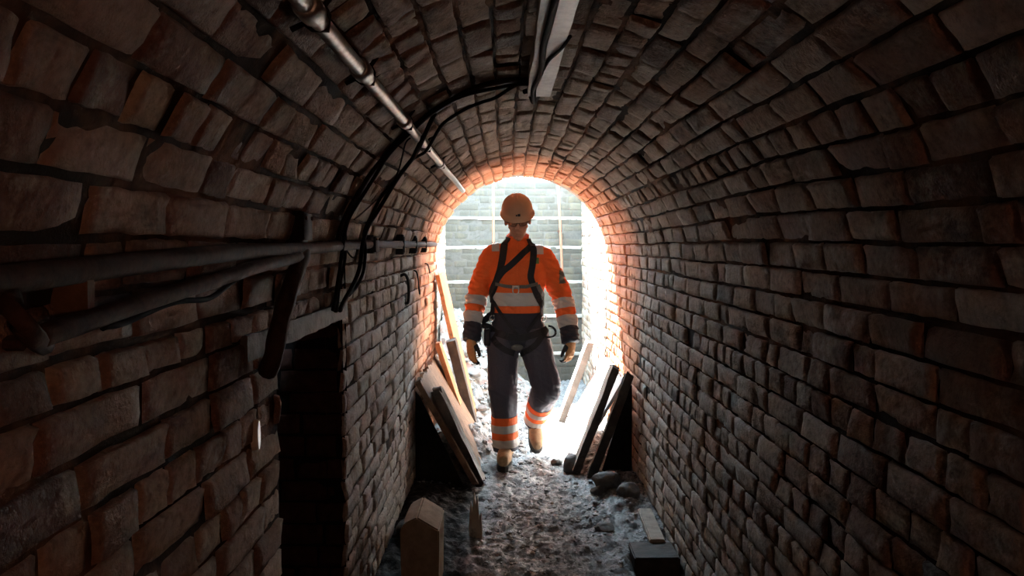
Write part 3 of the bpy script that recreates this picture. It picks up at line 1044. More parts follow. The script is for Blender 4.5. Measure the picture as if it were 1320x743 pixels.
# hooks
for lab, pl in (('black wall hook on the left wall furthest from the mouth', ((516, 356), (522, 354), (526, 362), (527, 378), (526, 390), (523, 391))),
                ('thin black wall hook between the other two hooks on the left wall', ((534, 349), (537, 351), (539, 360), (540, 372), (541, 379))),
                ('slim dark hook on the left wall closest to the mouth above the tall board', ((548, 340), (551, 341), (553, 346), (554, 352)))):
    P = [at_x(x, y, XL + k) for (x, y), k in zip(pl, (.0, .025, .03, .03, .028, .0))]
    bm = bmesh.new()
    add_tube(bm, catmull(P, 4), .008 if pl[0][0] < 530 else .005, 8)
    tag(obj('wall_hook', bm, M_BLACKSTEEL), lab, 'hook')

# broken brick on the right wall
q = at_x(1082, 300, XR)
bm = bmesh.new()
add_box(bm, (XR - .014, q.y - .012, q.z - .02), (XR + .02, q.y + .012, q.z + .02))
bmesh.ops.subdivide_edges(bm, edges=list(bm.edges), cuts=3, use_grid_fill=True)
displace(bm, lambda p: .003 * fbm(p * 60, 3, 4))
tag(obj('brick_fragment', bm, M_WOOD_PALE, smooth=False), 'pale broken brick fragment set in the right wall', 'brick')

# copper rods in the shaft
for lab, pts_ in (('left of two thin copper rods hanging down the far shaft wall', ((636, 195), (636, 330), (636, 430))),
                  ('right of two thin copper rods hanging down the far shaft wall', ((717, 195), (721, 270), (727, 400)))):
    P = [at_y(x, y, 7.80) for x, y in pts_]
    rd = empty('copper_rod', P[0], lab, 'rod')
    bm = bmesh.new()
    add_tube(bm, catmull(P, 6), .0135, 10)
    obj('rod_body', bm, M_COPPER, rd)
    for f in (.5, .92):
        q = P[0].lerp(P[-1], f)
        bm = bmesh.new()
        add_box(bm, (q.x - .018, 7.79, q.z - .010), (q.x + .018, 7.95, q.z + .010))
        obj('stand_off_clip', bm, M_RUST, rd, smooth=False)


# ------------------------------------------------------------------ person walking towards the camera
M_SKIN = simple('skin', (.42, .22, .15), .5, 60, .12, .1)
M_HAIR = simple('dark_hair', (.03, .02, .015), .6, 90, .4, .5)
M_ORANGE = simple('orange_hivis_cloth', (.84, .135, .022), .75, 160, .12, .25, dist=.002)
M_NAVY = simple('navy_cloth', (.060, .056, .074), .8, 160, .25, .3, dist=.002)
M_NAVY_DARK = simple('dark_navy_cloth', (.030, .030, .040), .8, 160, .25, .3, dist=.002)
M_SILVER = simple('silver_reflective_tape', (.50, .48, .45), .42, 200, .1, .1)
M_WEB = simple('black_webbing', (.014, .014, .016), .7, 200, .3, .3, dist=.002)
M_GREYWEB = simple('grey_webbing', (.12, .115, .10), .7, 200, .3, .3, dist=.002)
M_STEEL = simple('bare_steel', (.55, .55, .54), .3, 60, .15, .1, metal=.9)
M_SUEDE = simple('tan_suede', (.33, .21, .12), .85, 45, .35, .4)
M_SOLE = simple('dark_rubber_sole', (.03, .027, .024), .7, 40, .3, .3)
M_HAT = simple('cream_shell', (.60, .40, .26), .45, 30, .06, .02)
M_BADGE = simple('dark_badge', (.03, .035, .04), .5, 60, .3, .1)
M_GREEN = simple('green_badge', (.12, .22, .08), .6, 60, .3, .1)
M_GLOVE = simple('tan_glove', (.48, .24, .10), .8, 70, .25, .3)
_t = NT('clear_lens')
_t.b.inputs['Transmission Weight'].default_value = 1.0
_t.b.inputs['IOR'].default_value = 1.45
M_LENS = _t.set((.95, .97, .97), .03)

person = empty('person', (.06, 4.98, 0.0), 'person in orange hi-vis jacket, navy trousers and hard hat walking down the tunnel', 'person')

SL = Vector((-.085, 5.02, 1.405)); SRr = Vector((.235, 5.02, 1.395))
EL = Vector((-.205, 5.06, 1.135)); ER = Vector((.385, 5.07, 1.125))
WL = Vector((-.236, 4.96, .885)); WR = Vector((.432, 4.97, .868))
HL = Vector((-.025, 5.0, .90)); HR = Vector((.172, 5.0, .90))
KL = Vector((-.024, 4.93, .50)); KR = Vector((.262, 4.90, .545))
AL = Vector((-.004, 4.955, .095)); AR = Vector((.198, 5.20, .235))


def along(a, b, ts, rs, bend=None):
    return [a.lerp(b, t) for t in ts], rs


# --- body: head, neck, trunk, limbs in one surface
HM = Matrix.Translation((.074, 4.955, 1.656)) @ Matrix.Rotation(math.radians(-3), 4, 'Y') @ Matrix.Rotation(math.radians(21), 4, 'X')
HATM = HM @ Matrix.Translation((0, 0, .014)) @ Matrix.Diagonal((.93, .95, .97, 1))
hb = bmesh.new()
add_ell(hb, (0, .012, .045), (.077, .097, .098))
add_loft(hb, [((0, .0, .055), .068, .082), ((0, -.004, .02), .069, .083), ((0, -.008, -.02), .066, .080), ((0, -.014, -.055), .058, .072), ((0, -.024, -.085), .046, .058), ((0, -.036, -.107), .032, .042), ((0, -.04, -.115), .018, .026)], 28, 2.3)
add_tube(hb, [(0, -.086, .028), (0, -.096, .005), (0, -.108, -.018), (0, -.100, -.030)], [.008, .010, .0145, .009], 12)
for sx in (-1, 1):
    add_ell(hb, (sx * .013, -.096, -.024), (.009, .010, .008))
    add_ell(hb, (sx * .030, -.083, .040), (.026, .012, .008))
    add_ell(hb, (sx * .031, -.076, .014), (.017, .012, .012))
    add_ell(hb, (sx * .045, -.062, -.018), (.022, .020, .018))
    add_ell(hb, (sx * .079, .012, -.002), (.010, .026, .034), Matrix.Rotation(sx * .25, 4, 'Z'))
add_ell(hb, (0, -.089, -.052), (.025, .010, .0055))
add_ell(hb, (0, -.088, -.064), (.022, .010, .0065))
add_ell(hb, (0, -.080, -.098), (.022, .018, .016))
for v in hb.verts:
    v.co = HM @ v.co
add_tube(hb, [(.075, 5.04, 1.42), (.075, 5.035, 1.50), (.074, 5.01, 1.59), (.074, 4.985, 1.66)], [.075, .060, .053, .050], 20)
add_loft(hb, [((.074, 5.02, .80), .13, .09), ((.074, 5.02, .92), .155, .11), ((.074, 5.02, 1.08), .135, .095), ((.074, 5.02, 1.25), .165, .11), ((.074, 5.02, 1.36), .19, .105), ((.074, 5.025, 1.44), .13, .08), ((.074, 5.025, 1.48), .07, .06)], 28, 2.3)
for a, b, c in ((SL, EL, WL), (SRr, ER, WR)):
    add_tube(hb, catmull([a, b, c + (c - b).normalized() * .02], 8), list(np.interp(np.arange(17), [0, 4, 8, 11, 16], [.056, .048, .041, .042, .028])), 16)
for a, b, c in ((HL, KL, AL), (HR, KR, AR)):
    add_tube(hb, catmull([a, b, c], 8), list(np.interp(np.arange(17), [0, 4, 8, 11, 16], [.082, .072, .052, .054, .036])), 16)
body = remesh(hb, .0045, 2)
# eye sockets
for sx in (-1, 1):
    c = HM @ Vector((sx * .031, -.083, .020))
    for v in body.verts:
        d = (v.co - c).length
        if d < .03:
            v.co += (HM.to_3x3() @ Vector((0, 1, 0))) * .006 * math.exp(-(d / .010) ** 2)
body = obj('body', body, M_SKIN, person)

# hair showing below the hat
bm = bmesh.new()
add_ell(bm, (0, .018, .035), (.083, .098, .088), None, 36, 24)
for g, n_ in (((0, -.045, 0), (0, -1, .35)), ((0, 0, -.035), (0, -.5, -1))):
    bmesh.ops.bisect_plane(bm, geom=bm.verts[:] + bm.edges[:] + bm.faces[:], plane_co=g, plane_no=n_, clear_outer=True)
displace(bm, lambda p: .002 * fbm(p * 90, 3, 2))
bmesh.ops.solidify(bm, geom=bm.faces[:], thickness=.004)
for v in bm.verts:
    v.co = HM @ v.co
obj('hair', bm, M_HAIR, person)

# hard hat
bm = bmesh.new()
NR, NA = 14, 64
def hat_pt(i, k, grow=0.0):
    th = 2 * PI * k / NA
    el = i / NR * PI / 2
    ce, se = math.cos(el) ** .78, math.sin(el) ** .92
    x = (.113 + grow) * ce * math.cos(th); y = .008 + (.134 + grow) * ce * math.sin(th); z = .052 + (.118 + grow) * se
    rid = max(0, 1 - abs(abs(x) - .026) / .010) * .0045 + max(0, 1 - abs(x) / .008) * .004
    z += rid * max(0, se) * (1 if el > .25 else 0)
    return Vector((x, y, z))
rings = [[bm.verts.new(hat_pt(i, k)) for k in range(NA)] for i in range(NR)]
top = bm.verts.new(hat_pt(NR, 0))
brim, brim2 = [], []
for k in range(NA):
    th = 2 * PI * k / NA
    w_ = .010 + .042 * max(0, -math.sin(th)) ** 1.6
    n_ = Vector((math.cos(th), math.sin(th), 0))
    b0 = rings[0][k].co
    brim.append(bm.verts.new(b0 + n_ * w_ + Vector((0, 0, -.006 - .012 * max(0, -math.sin(th)) ** 2))))
    brim2.append(bm.verts.new(b0 + n_ * (w_ - .002) + Vector((0, 0, -.011 - .012 * max(0, -math.sin(th)) ** 2))))
inn = [bm.verts.new(r.co * Vector((.95, .95, 1)) if False else Vector((r.co.x * .95, r.co.y * .95, r.co.z - .006))) for r in rings[0]]
allr = [inn, brim2, brim] + rings
for a, b in zip(allr[:-1], allr[1:]):
    for k in range(NA):
        bm.faces.new((a[k], a[(k + 1) % NA], b[(k + 1) % NA], b[k]))
for k in range(NA):
    bm.faces.new((rings[-1][k], rings[-1][(k + 1) % NA], top))
bm.faces.new(list(reversed(inn)))
for v in bm.verts:
    v.co = HATM @ v.co
bmesh.ops.recalc_face_normals(bm, faces=bm.faces)
hat = obj('hard_hat', bm, M_HAT, person)
bm = bmesh.new()
for x0, x1, z0, z1 in ((.000, .018, .062, .076), (-.014, -.002, .064, .071)):
    add_box(bm, (x0, -.137, z0), (x1, -.118, z1))
for v in bm.verts:
    v.co = HATM @ v.co
obj('badge', bm, M_BADGE, hat, smooth=False)

# safety glasses
bm = bmesh.new()
for sx in (-1, 1):
    pts_ = [(sx * (.033 + .026 * math.cos(a)), -.100 + .010 * (abs(.033 + .026 * math.cos(a)) / .06) ** 2 * 2, .012 + .017 * math.sin(a)) for a in np.linspace(0, 2 * PI, 25)]
    add_tube(bm, pts_, .0016, 6)
    add_tube(bm, [(sx * .058, -.082, .016), (sx * .072, -.05, .014), (sx * .079, .0, .010)], .002, 6)
add_tube(bm, [(-.008, -.100, .016), (0, -.104, .019), (.008, -.100, .016)], .0018, 6)
for v in bm.verts:
    v.co = HM @ v.co
gl = obj('safety_glasses', bm, M_BLACKSTEEL, person)
for sx in (-1, 1):
    bm = bmesh.new()
    c0 = Vector((sx * .033, -.098, .012))
    add_ell(bm, c0, (.025, .0012, .0165))
    for v in bm.verts:
        v.co.y += .010 * (abs(v.co.x) / .06) ** 2 * 2
        v.co = HM @ v.co
    obj('lens', bm, M_LENS, gl)

# --- jacket
bm = bmesh.new()
add_loft(bm, [((.074, 5.02, .815), .19, .128), ((.074, 5.02, .86), .194, .132), ((.074, 5.02, .95), .176, .128), ((.072, 5.02, 1.03), .166, .122), ((.072, 5.02, 1.13), .172, .126), ((.074, 5.015, 1.24), .187, .136), ((.074, 5.015, 1.33), .200, .136), ((.075, 5.025, 1.41), .196, .118), ((.075, 5.03, 1.455), .145, .098), ((.075, 5.025, 1.50), .088, .084), ((.075, 5.015, 1.535), .070, .073)], 40, 2.35)
for a, b, c, s_ in ((SL, EL, WL, -1), (SRr, ER, WR, 1)):
    inner_ = a + Vector((-s_ * .09, 0, .035))
    P = catmull([inner_, a + Vector((s_ * .012, 0, 0)), a.lerp(b, .5) + Vector((s_ * .012, 0, 0)), b, c, c + (c - b).normalized() * .03], 6)
    n_ = len(P)
    add_tube(bm, P, list(np.interp(np.linspace(0, 5, n_), [0, 1, 2, 3, 4, 5], [.075, .083, .073, .066, .056, .054])), 20)
# collar
add_tube(bm, [(.075, 5.025, 1.50), (.074, 5.008, 1.562)], [.078, .080], 24)
jk = remesh(bm, .0062, 5)


def wrinkle(p):
    z = p[:, 2]
    arm = np.clip((np.abs(p[:, 0] - .074) - .16) / .05, 0, 1) * np.clip((1.42 - z) / .1, 0, 1)
    big_ = fbm(np.stack([p[:, 0] * 9 + z * 4, p[:, 1] * 9, z * 14 - p[:, 0] * 5], -1), 3, 201)
    rg_ = 1 - np.abs(fbm(np.stack([p[:, 0] * 12 - z * 7, p[:, 1] * 8, z * 30 + p[:, 0] * 12], -1), 2, 203)) * 2.4
    return .007 * big_ + (.004 + .0065 * arm) * np.clip(rg_, -.6, 1)


displace(jk, wrinkle)
jk_src = jk.copy()


def cut(src, planes, offset, thick=.002, pred=None):
    """piece of a garment between planes, lifted off it and given a thickness."""
    b = src.copy()
    if pred is not None:
        bmesh.ops.delete(b, geom=[f for f in b.faces if not pred(f.calc_center_median())], context='FACES')
    for co, no in planes:
        bmesh.ops.bisect_plane(b, geom=b.verts[:] + b.edges[:] + b.faces[:], plane_co=co, plane_no=no, clear_outer=True)
    loose = [v for v in b.verts if not v.link_faces]
    bmesh.ops.delete(b, geom=loose, context='VERTS')
    b.normal_update()
    base = [(v, v.normal.copy()) for v in b.verts]
    for v, n_ in base:
        v.co += n_ * offset
    bmesh.ops.solidify(b, geom=b.faces[:], thickness=-thick if False else thick)
    b.normal_update()
    return b


jacket = obj('jacket', jk, M_ORANGE, person)
V3 = Vector
tors = lambda c: abs(c.x - .073) < (.215 if c.z < .90 else .196) and not arm_pred(-1)(c) and not arm_pred(1)(c)


def seg_d(p, a, b):
    ab = b - a
    t = max(0, min(1, (p - a).dot(ab) / ab.length_squared))
    return (p - (a + ab * t)).length


def arm_pred(s_):
    E, W = (EL, WL) if s_ < 0 else (ER, WR)
    return lambda c: c.z < 1.27 and seg_d(c, E, W + (W - E).normalized() * .05) < .085 and (c.x - .073) * s_ > (.165 if c.z > .98 else .205)


def arm_up(s_):
    A_, B_ = (SL, EL) if s_ < 0 else (SRr, ER)
    return lambda c: seg_d(c, A_, B_) < .11 and (c.x - .073) * s_ > .16


obj('reflective_band', cut(jk_src, [(V3((0, 0, 1.178)), V3((0, 0, 1))), (V3((0, 0, 1.088)), V3((0, 0, -1)))], .0045, pred=tors), M_SILVER, jacket)
obj('navy_waist_panel', cut(jk_src, [(V3((0, 0, 1.040)), V3((0, 0, 1)))], .003, pred=tors), M_NAVY_DARK, jacket)
for x0, x1 in ((-.098, -.048), (.196, .246)):
    obj('shoulder_band', cut(jk_src, [(V3((x1, 0, 0)), V3((1, 0, 0))), (V3((x0, 0, 0)), V3((-1, 0, 0))), (V3((0, 0, 1.452 if x0 < 0 else 1.432)), V3((0, 0, -1)))], .004), M_SILVER, jacket)
for s_, E, W, bands in ((-1, EL, WL, ((1.135, 1.075), (1.030, .962))), (1, ER, WR, ((1.118, 1.052), (1.005, .935)))):
    ax = (W - E).normalized()
    pr_ = arm_pred(s_)
    at = lambda z: E + ax * ((z - E.z) / ax.z)
    for z1, z0 in bands:
        obj('reflective_band', cut(jk_src, [(at(z1), -ax), (at(z0), ax)], .0045, pred=pr_), M_SILVER, jacket)
    obj('navy_cuff', cut(jk_src, [(at(bands[1][1]), -ax)], .003, pred=pr_), M_NAVY_DARK, jacket)
obj('chest_badge', cut(jk_src, [(V3((.165, 0, 0)), V3((-1, 0, 0))), (V3((.215, 0, 0)), V3((1, 0, 0))), (V3((0, 0, 1.41)), V3((0, 0, 1))), (V3((0, 0, 1.37)), V3((0, 0, -1))), (V3((0, 4.97, 0)), V3((0, 1, 0)))], .003), M_GREEN, jacket)
obj('arm_patch', cut(jk_src, [(V3((0, 0, 1.325)), V3((0, 0, 1))), (V3((0, 0, 1.235)), V3((0, 0, -1))), (V3((0, 5.015, 0)), V3((0, 1, 0)))], .003, pred=lambda c: c.x > .355), M_GREYWEB, jacket)
# front placket
obj('zip_placket', cut(jk_src, [(V3((.060, 0, 0)), V3((-1, 0, 0))), (V3((.082, 0, 0)), V3((1, 0, 0))), (V3((0, 0, 1.50)), V3((0, 0, 1))), (V3((0, 0, 1.045)), V3((0, 0, -1))), (V3((0, 4.96, 0)), V3((0, 1, 0)))], .0025), M_ORANGE, jacket)

# --- trousers
bm = bmesh.new()
add_loft(bm, [((.074, 5.02, .78), .165, .118), ((.074, 5.02, .86), .172, .122), ((.074, 5.02, .95), .16, .115), ((.072, 5.02, 1.02), .148, .108)], 32, 2.3)
for a, b, c, rr in ((HL, KL, AL, [.108, .102, .092, .087, .084]), (HR, KR, AR, [.108, .104, .094, .086, .080])):
    end = c + (b - c).normalized() * .012
    P = catmull([a, a.lerp(b, .5) + V3((0, -.012, 0)), b, b.lerp(end, .5) + V3((0, .015, 0)), end], 6)
    add_tube(bm, P, list(np.interp(np.linspace(0, 4, len(P)), range(5), rr)), 22)
tr = remesh(bm, .0065, 4)


def wr2(p):
    z = p[:, 2]
    ang = fbm(np.stack([p[:, 0] * 22 + z * 3, p[:, 1] * 14, z * 5], -1), 3, 301)
    kn = np.exp(-((z - .52) / .10) ** 2) + np.exp(-((z - .14) / .07) ** 2) + .6 * np.exp(-((z - .80) / .06) ** 2)
    rg_ = 1 - np.abs(fbm(np.stack([p[:, 0] * 9, p[:, 1] * 9, z * 26 + p[:, 0] * 14], -1), 2, 303)) * 2.2
    return .010 * ang + .009 * kn * np.clip(rg_, -.6, 1)


displace(tr, wr2)
tr_src = tr.copy()
trousers = obj('trousers', tr, M_NAVY, person)
for a, b in ((KL, AL), (KR, AR)):
    ax = (b - a).normalized()
    L_ = (b - a).length
    pr_ = lambda c, a=a, b=b: seg_d(c, a, b) < .125 and c.z < .52 and (abs(c.x - (a.x + b.x) / 2) < .13)
    side = (lambda c: c.x < .105) if a is KL else (lambda c: c.x > .105)
    pp = lambda c, p1=pr_, p2=side: p1(c) and p2(c)
    at = lambda d: b - ax * d          # d metres above the ankle along the shin
    obj('orange_calf_panel', cut(tr_src, [(at(.248), -ax), (at(.045), ax)], .003, pred=pp), M_ORANGE, trousers)
    for d1, d0 in ((.195, .143), (.098, .045)):
        obj('reflective_band', cut(tr_src, [(at(d1), -ax), (at(d0), ax)], .006, pred=pp), M_SILVER, trousers)

# --- boots
def boot(ank, M):
    b = bmesh.new()
    def tf(p): return M @ Vector(p)
    secs = [(.085, .030, -.045, .008), (.07, .036, -.055, .035), (.03, .041, -.05, .060), (-.02, .043, -.052, .070), (-.07, .047, -.058, .045), (-.115, .050, -.062, .026), (-.155, .046, -.062, .020), (-.185, .034, -.062, .010), (-.198, .018, -.06, -.002)]
    rings_ = []
    for y, a, zb_, zt in secs:
        rg_ = []
        for k in range(18):
            th = 2 * PI * k / 18
            cs, sn = math.cos(th), math.sin(th)
            rg_.append(b.verts.new(tf((a * math.copysign(abs(cs) ** .75, cs), y, (zb_ + zt) / 2 + (zt - zb_) / 2 * math.copysign(abs(sn) ** .8, sn)))))
        rings_.append(rg_)
    for i in range(len(rings_) - 1):
        for k in range(18):
            b.faces.new((rings_[i][k], rings_[i + 1][k], rings_[i + 1][(k + 1) % 18], rings_[i][(k + 1) % 18]))
    b.faces.new(rings_[0]); b.faces.new(list(reversed(rings_[-1])))
    add_tube(b, [tf((0, .03, -.04)), tf((0, .02, .03)), tf((0, .018, .10))], [.046, .050, .053], 18)
    r__ = remesh(b, .0045, 3)
    up = obj('boot', r__, M_SUEDE, person)
    b = bmesh.new()
    out_ = [(.034 * math.cos(t_) * 1.1, .055 + .036 * math.sin(t_)) for t_ in np.linspace(0, PI, 9)] + [(-.036, .0), (-.040, -.04), (-.047, -.10), (-.046, -.15), (-.034, -.190), (-.014, -.206), (.014, -.206), (.034, -.190), (.046, -.15), (.047, -.10), (.040, -.04), (.036, .0)]
    lo = [b.verts.new(tf((x, y, -.095))) for x, y in out_]
    hi = [b.verts.new(tf((x * 1.06, y * 1.01, -.055))) for x, y in out_]
    b.faces.new(lo); b.faces.new(list(reversed(hi)))
    for k in range(len(out_)):
        b.faces.new((lo[k], hi[k], hi[(k + 1) % len(out_)], lo[(k + 1) % len(out_)]))
    bmesh.ops.recalc_face_normals(b, faces=b.faces)
    bmesh.ops.bevel(b, geom=[e for e in b.edges if e.calc_face_angle(0) > .9], offset=.005, segments=2, affect='EDGES')
    obj('sole', b, M_SOLE, up, smooth=False)
    b = bmesh.new()
    for k in range(5):
        y = -.085 + .026 * k
        z = .042 + .010 * k - (.006 if k == 0 else 0)
        add_tube(b, [tf((-.026, y, z - .012)), tf((-.012, y - .004, z + .004)), tf((.012, y + .004, z + .004)), tf((.026, y, z - .012))], .0026, 6)
    obj('laces', b, M_SOLE, up)


boot(AL, Matrix.Translation(AL + V3((0, 0, .008))) @ Matrix.Rotation(math.radians(-6), 4, 'Z'))
boot(AR, Matrix.Translation(AR) @ Matrix.Rotation(math.radians(8), 4, 'Z') @ Matrix.Rotation(math.radians(38), 4, 'X'))


# --- gloves (five separate fingers each)
def glove(wrist, dirn, s_, yaw, curl, label):
    b = bmesh.new()
    # local frame: fingers along -z, palm faces +x, thumb towards -y
    add_loft(b, [((0, 0, .035), .029, .036), ((0, 0, .0), .025, .033), ((.0, 0, -.03), .022, .040), ((.002, 0, -.065), .020, .044), ((.004, .0, -.092), .017, .043), ((.006, 0, -.102), .010, .036)], 22, 2.6)
    chains = []
    for y, L_, r0 in ((-.033, .078, .0112), (-.011, .088, .0115), (.0115, .082, .0112), (.032, .064, .0100)):
        p = Vector((.004, y, -.088)); a_ = math.radians(curl * .55)
        pts_ = [p - Vector((0, 0, -.02)), p]
        for fr_, add in ((.46, 1.0), (.31, 1.15), (.23, .8)):
            p = p + Vector((math.sin(a_), y * .10, -math.cos(a_))) * (L_ * fr_)
            pts_.append(p); a_ += math.radians(curl * add)
        chains.append((catmull(pts_, 4), r0))
    for P_, r0 in chains:
        n_ = len(P_)
        add_tube(b, P_ + [P_[-1] + (P_[-1] - P_[-2]).normalized() * .004], list(np.linspace(r0, r0 * .78, n_)) + [r0 * .4], 12)
    th_ = [Vector((.006, -.020, -.012)), Vector((.012, -.046, -.040)), Vector((.020, -.060, -.076)), Vector((.026, -.060, -.104))]
    P_ = catmull(th_, 5)
    add_tube(b, P_ + [P_[-1] + (P_[-1] - P_[-2]).normalized() * .004], list(np.interp(np.linspace(0, 1, len(P_)), [0, .4, .8, 1], [.017, .0145, .0125, .010])) + [.005], 12)
    g = remesh(b, .0026, 2)
    thumb = [V3(p) for p in th_]
    for f in g.faces:
        c = f.calc_center_median()
        pal = c.x > .012 + .10 * max(0, -.088 - c.z)
        tip = min(seg_d(c, thumb[1], thumb[2]), seg_d(c, thumb[2], thumb[3])) < .019
        f.material_index = 1 if (pal or tip) else 0
    z_ = -dirn.normalized()
    x_ = Vector((-s_ * math.cos(yaw), math.sin(yaw) * -1, 0))
    x_ = (x_ - z_ * x_.dot(z_)).normalized()
    y_ = z_.cross(x_)
    if s_ > 0:
        y_ = -y_
    M = Matrix((x_, y_, z_)).transposed().to_4x4()
    # thumb edge must point towards the camera (-y)
    if (M.to_3x3() @ Vector((0, -1, 0))).y > 0:
        M = M @ Matrix.Diagonal((1, -1, 1, 1))
    M = Matrix.Translation(wrist) @ M
    for v in g.verts:
        v.co = M @ v.co
    if M.determinant() < 0:
        bmesh.ops.reverse_faces(g, faces=g.faces[:])
    g.normal_update()
    o = obj('glove', g, [M_GLOVE, M_WEB], person)
    return o


glove(WL + (WL - EL).normalized() * .035, V3((.02, -.06, -1)), -1, math.radians(-38), 22, '')
glove(WR + (WR - ER).normalized() * .03, V3((-.10, -.10, -1)), 1, math.radians(-38), 38, '')

# --- harness webbing laid on the clothes
bt = bmesh.new()
bt.from_mesh(jacket.data)
tmp = bmesh.new(); tmp.from_mesh(trousers.data)
me_ = bpy.data.meshes.new('t'); tmp.to_mesh(me_); tmp.free(); bt.from_mesh(me_); bpy.data.meshes.remove(me_)
TREE = BVHTree.FromBMesh(bt)
bt.free()


def on_cloth(px, py, off):
    d = ray(px, py).normalized()
    h, n_, i_, ds = TREE.ray_cast(O, d)
    if h is None:
        h, n_, i_, ds = TREE.find_nearest(O + d * (4.95 / d.y))
    return h + n_ * off, n_


def strap(bm, pl, w_, off=.008, n=5, th=.003):
    P = []
    for (x0, y0), (x1, y1) in zip(pl[:-1], pl[1:]):
        for k in range(n):
            P.append((x0 + (x1 - x0) * k / n, y0 + (y1 - y0) * k / n))
    P.append(pl[-1])
    H = [on_cloth(x, y, off) for x, y in P]
    pos = [h for h, _ in H]
    # even out so that the webbing bridges the folds
    for _ in range(2):
        pos = [pos[0]] + [(pos[i - 1] + pos[i] * 2 + pos[i + 1]) / 4 for i in range(1, len(pos) - 1)] + [pos[-1]]
    rings_ = []
    for i, p in enumerate(pos):
        t = (pos[min(i + 1, len(pos) - 1)] - pos[max(i - 1, 0)]).normalized()
        nn = (H[max(i - 1, 0)][1] + H[i][1] + H[min(i + 1, len(pos) - 1)][1]).normalized()
        sd_ = t.cross(nn).normalized()
        nn = sd_.cross(t)
        rings_.append([bm.verts.new(p + sd_ * (w_ / 2) * a + nn * th * b) for a, b in ((-1, -1), (1, -1), (1, 1), (-1, 1))])
    for a, b in zip(rings_[:-1], rings_[1:]):
        for k in range(4):
            bm.faces.new((a[k], a[(k + 1) % 4], b[(k + 1) % 4], b[k]))
    bm.faces.new(list(reversed(rings_[0]))); bm.faces.new(rings_[-1])


bm = bmesh.new()
strap(bm, ((652, 306), (650, 318), (648, 335), (645, 350), (640, 364), (634, 384), (630, 405), (626, 425)), .048)
strap(bm, ((686, 308), (688, 325), (686, 342), (683, 358), (690, 376), (697, 394), (702, 410)), .044)
strap(bm, ((686, 316), (672, 330), (658, 343), (646, 352), (636, 372), (630, 392)), .042, .013)
strap(bm, ((626, 418), (640, 430), (655, 434), (672, 436), (690, 432), (706, 424)), .045)
strap(bm, ((630, 424), (640, 444), (652, 452), (662, 456)), .040)
strap(bm, ((704, 424), (692, 444), (682, 452), (672, 456)), .040)
strap(bm, ((634, 382), (646, 404), (660, 424), (668, 432)), .022, .010)
strap(bm, ((701, 396), (690, 412), (678, 428)), .022, .010)
bmesh.ops.recalc_face_normals(bm, faces=bm.faces)
harness = obj('harness', bm, M_WEB, person, smooth=False)
bm = bmesh.new()
strap(bm, ((640, 366), (650, 369), (664, 370), (680, 369), (692, 366)), .022, .012)
strap(bm, ((692, 368), (698, 380), (702, 396)), .03, .013)
obj('chest_strap', bm, M_GREYWEB, harness, smooth=False)
bm = bmesh.new()
c, n_ = on_cloth(665, 373, .020)
add_tube(bm, [c + V3((.020 * math.cos(a), -.002, .026 * math.sin(a))) for a in np.linspace(0, 2 * PI, 21)], .004, 8)
add_box(bm, (c.x - .024, c.y - .002, c.z + .010), (c.x + .024, c.y + .008, c.z + .032))
obj('chest_ring', bm, M_STEEL, harness)
for px, py in ((637, 412), (704, 411)):
    bm = bmesh.new()
    c, n_ = on_cloth(px, py, .018)
    add_tube(bm, [c + V3((.016 * math.cos(a) + .006 * math.sin(a), 0, .022 * math.sin(a))) for a in np.linspace(0, 2 * PI, 17)], .0035, 6)
    obj('hip_buckle', bm, M_STEEL, harness)
bm = bmesh.new()
c, n_ = on_cloth(632, 432, .02)
add_box(bm, (c.x - .028, c.y - .02, c.z - .075), (c.x + .016, c.y + .018, c.z + .04))
bmesh.ops.subdivide_edges(bm, edges=list(bm.edges), cuts=2, use_grid_fill=True)
bmesh.ops.smooth_vert(bm, verts=bm.verts, factor=.4, use_axis_x=True, use_axis_y=True, use_axis_z=True)
obj('pouch', bm, M_WEB, harness)
c, n_ = on_cloth(704, 432, .022)
bm = bmesh.new()
add_tube(bm, catmull([c + V3(q) for q in ((-.035, -.012, -.012), (.0, -.015, -.02), (.035, 0, -.012), (.048, .02, .012), (.03, .02, .04), (.0, 0, .055))], 5), .008, 8)
obj('lanyard_loop', bm, M_WEB, harness)
bm = bmesh.new()
c, n_ = on_cloth(667, 447, .012)
add_ell(bm, c, (.042, .010, .022))
obj('belly_pad', bm, M_GREYWEB, harness)


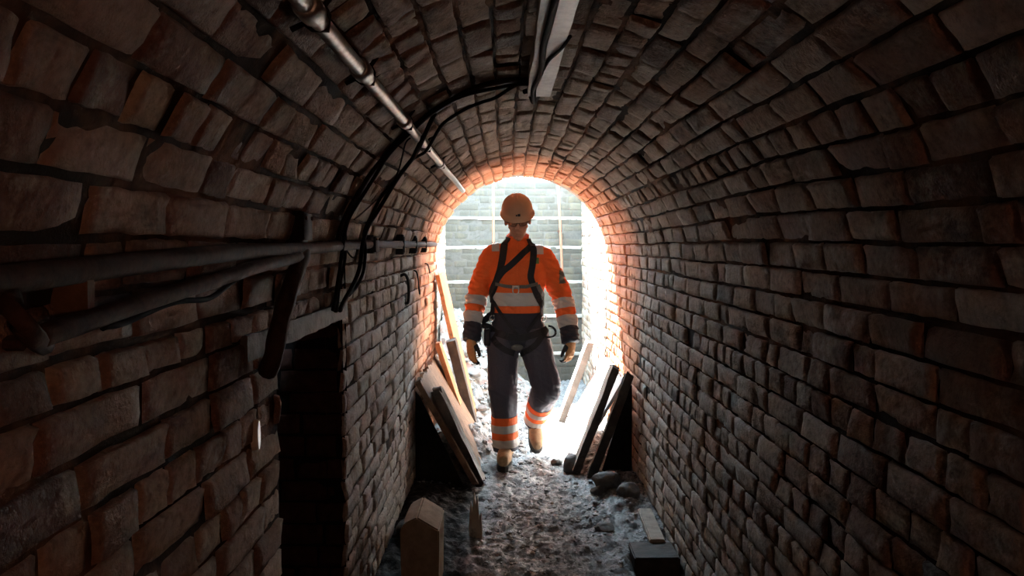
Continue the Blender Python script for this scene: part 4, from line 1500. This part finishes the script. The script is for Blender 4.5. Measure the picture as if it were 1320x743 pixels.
# ------------------------------------------------------------------ light
w = bpy.data.worlds.new('sky')
SC.world = w
w.use_nodes = True
bg = w.node_tree.nodes['Background']
bg.inputs[0].default_value = (.64, .85, 1.0, 1)
bg.inputs[1].default_value = 34.0
sd = bpy.data.lights.new('sun', 'SUN')
sd.energy = 130.0
sd.angle = math.radians(1.5)
sd.color = (1.0, .95, .88)
so = bpy.data.objects.new('sun', sd)
COL.objects.link(so)
so.rotation_euler = Vector((.34, -.57, -.90)).to_track_quat('-Z', 'Y').to_euler()
so.location = (-1, 9, 6)
pd = bpy.data.lights.new('sky_portal', 'AREA')
pd.shape = 'RECTANGLE'
pd.size = SXR - SXL + .1
pd.size_y = SY - YE + .1
pd.cycles.is_portal = True
po = bpy.data.objects.new('sky_portal', pd)
COL.objects.link(po)
po.location = ((SXL + SXR) / 2, (YE + SY) / 2, SH + .05)

td = bpy.data.lights.new('front_fill_spot', 'SPOT')  # added fill light for the walker's front, not a lamp of the tunnel
td.energy = 125.0
td.color = (1.0, .96, .92)
td.spot_size = math.radians(22)
td.spot_blend = 1.0
td.shadow_soft_size = .05
to = bpy.data.objects.new('front_fill_spot', td)
COL.objects.link(to)
to.location = (-.05, -.1, 1.66)
to.rotation_euler = (Vector((.08, 4.95, 1.0)) - Vector(to.location)).to_track_quat('-Z', 'Y').to_euler()
ld = bpy.data.lights.new('warm_fill_point', 'POINT')  # added warm fill behind the camera for the near left wall
ld.energy = 8.0
ld.color = (1.0, .48, .28)
ld.shadow_soft_size = .06
lo_ = bpy.data.objects.new('warm_fill_point', ld)
COL.objects.link(lo_)
lo_.location = (.72, -.9, 1.45)

SC.view_settings.view_transform = 'Standard'
SC.view_settings.look = 'None'
SC.view_settings.exposure = 0.0
SC.view_settings.gamma = 1.0
SC.view_settings.use_curve_mapping = False
cy = SC.cycles
cy.max_bounces = 14
cy.diffuse_bounces = 10
cy.glossy_bounces = 4
cy.sample_clamp_indirect = 12.0
cy.caustics_reflective = False
cy.caustics_refractive = False
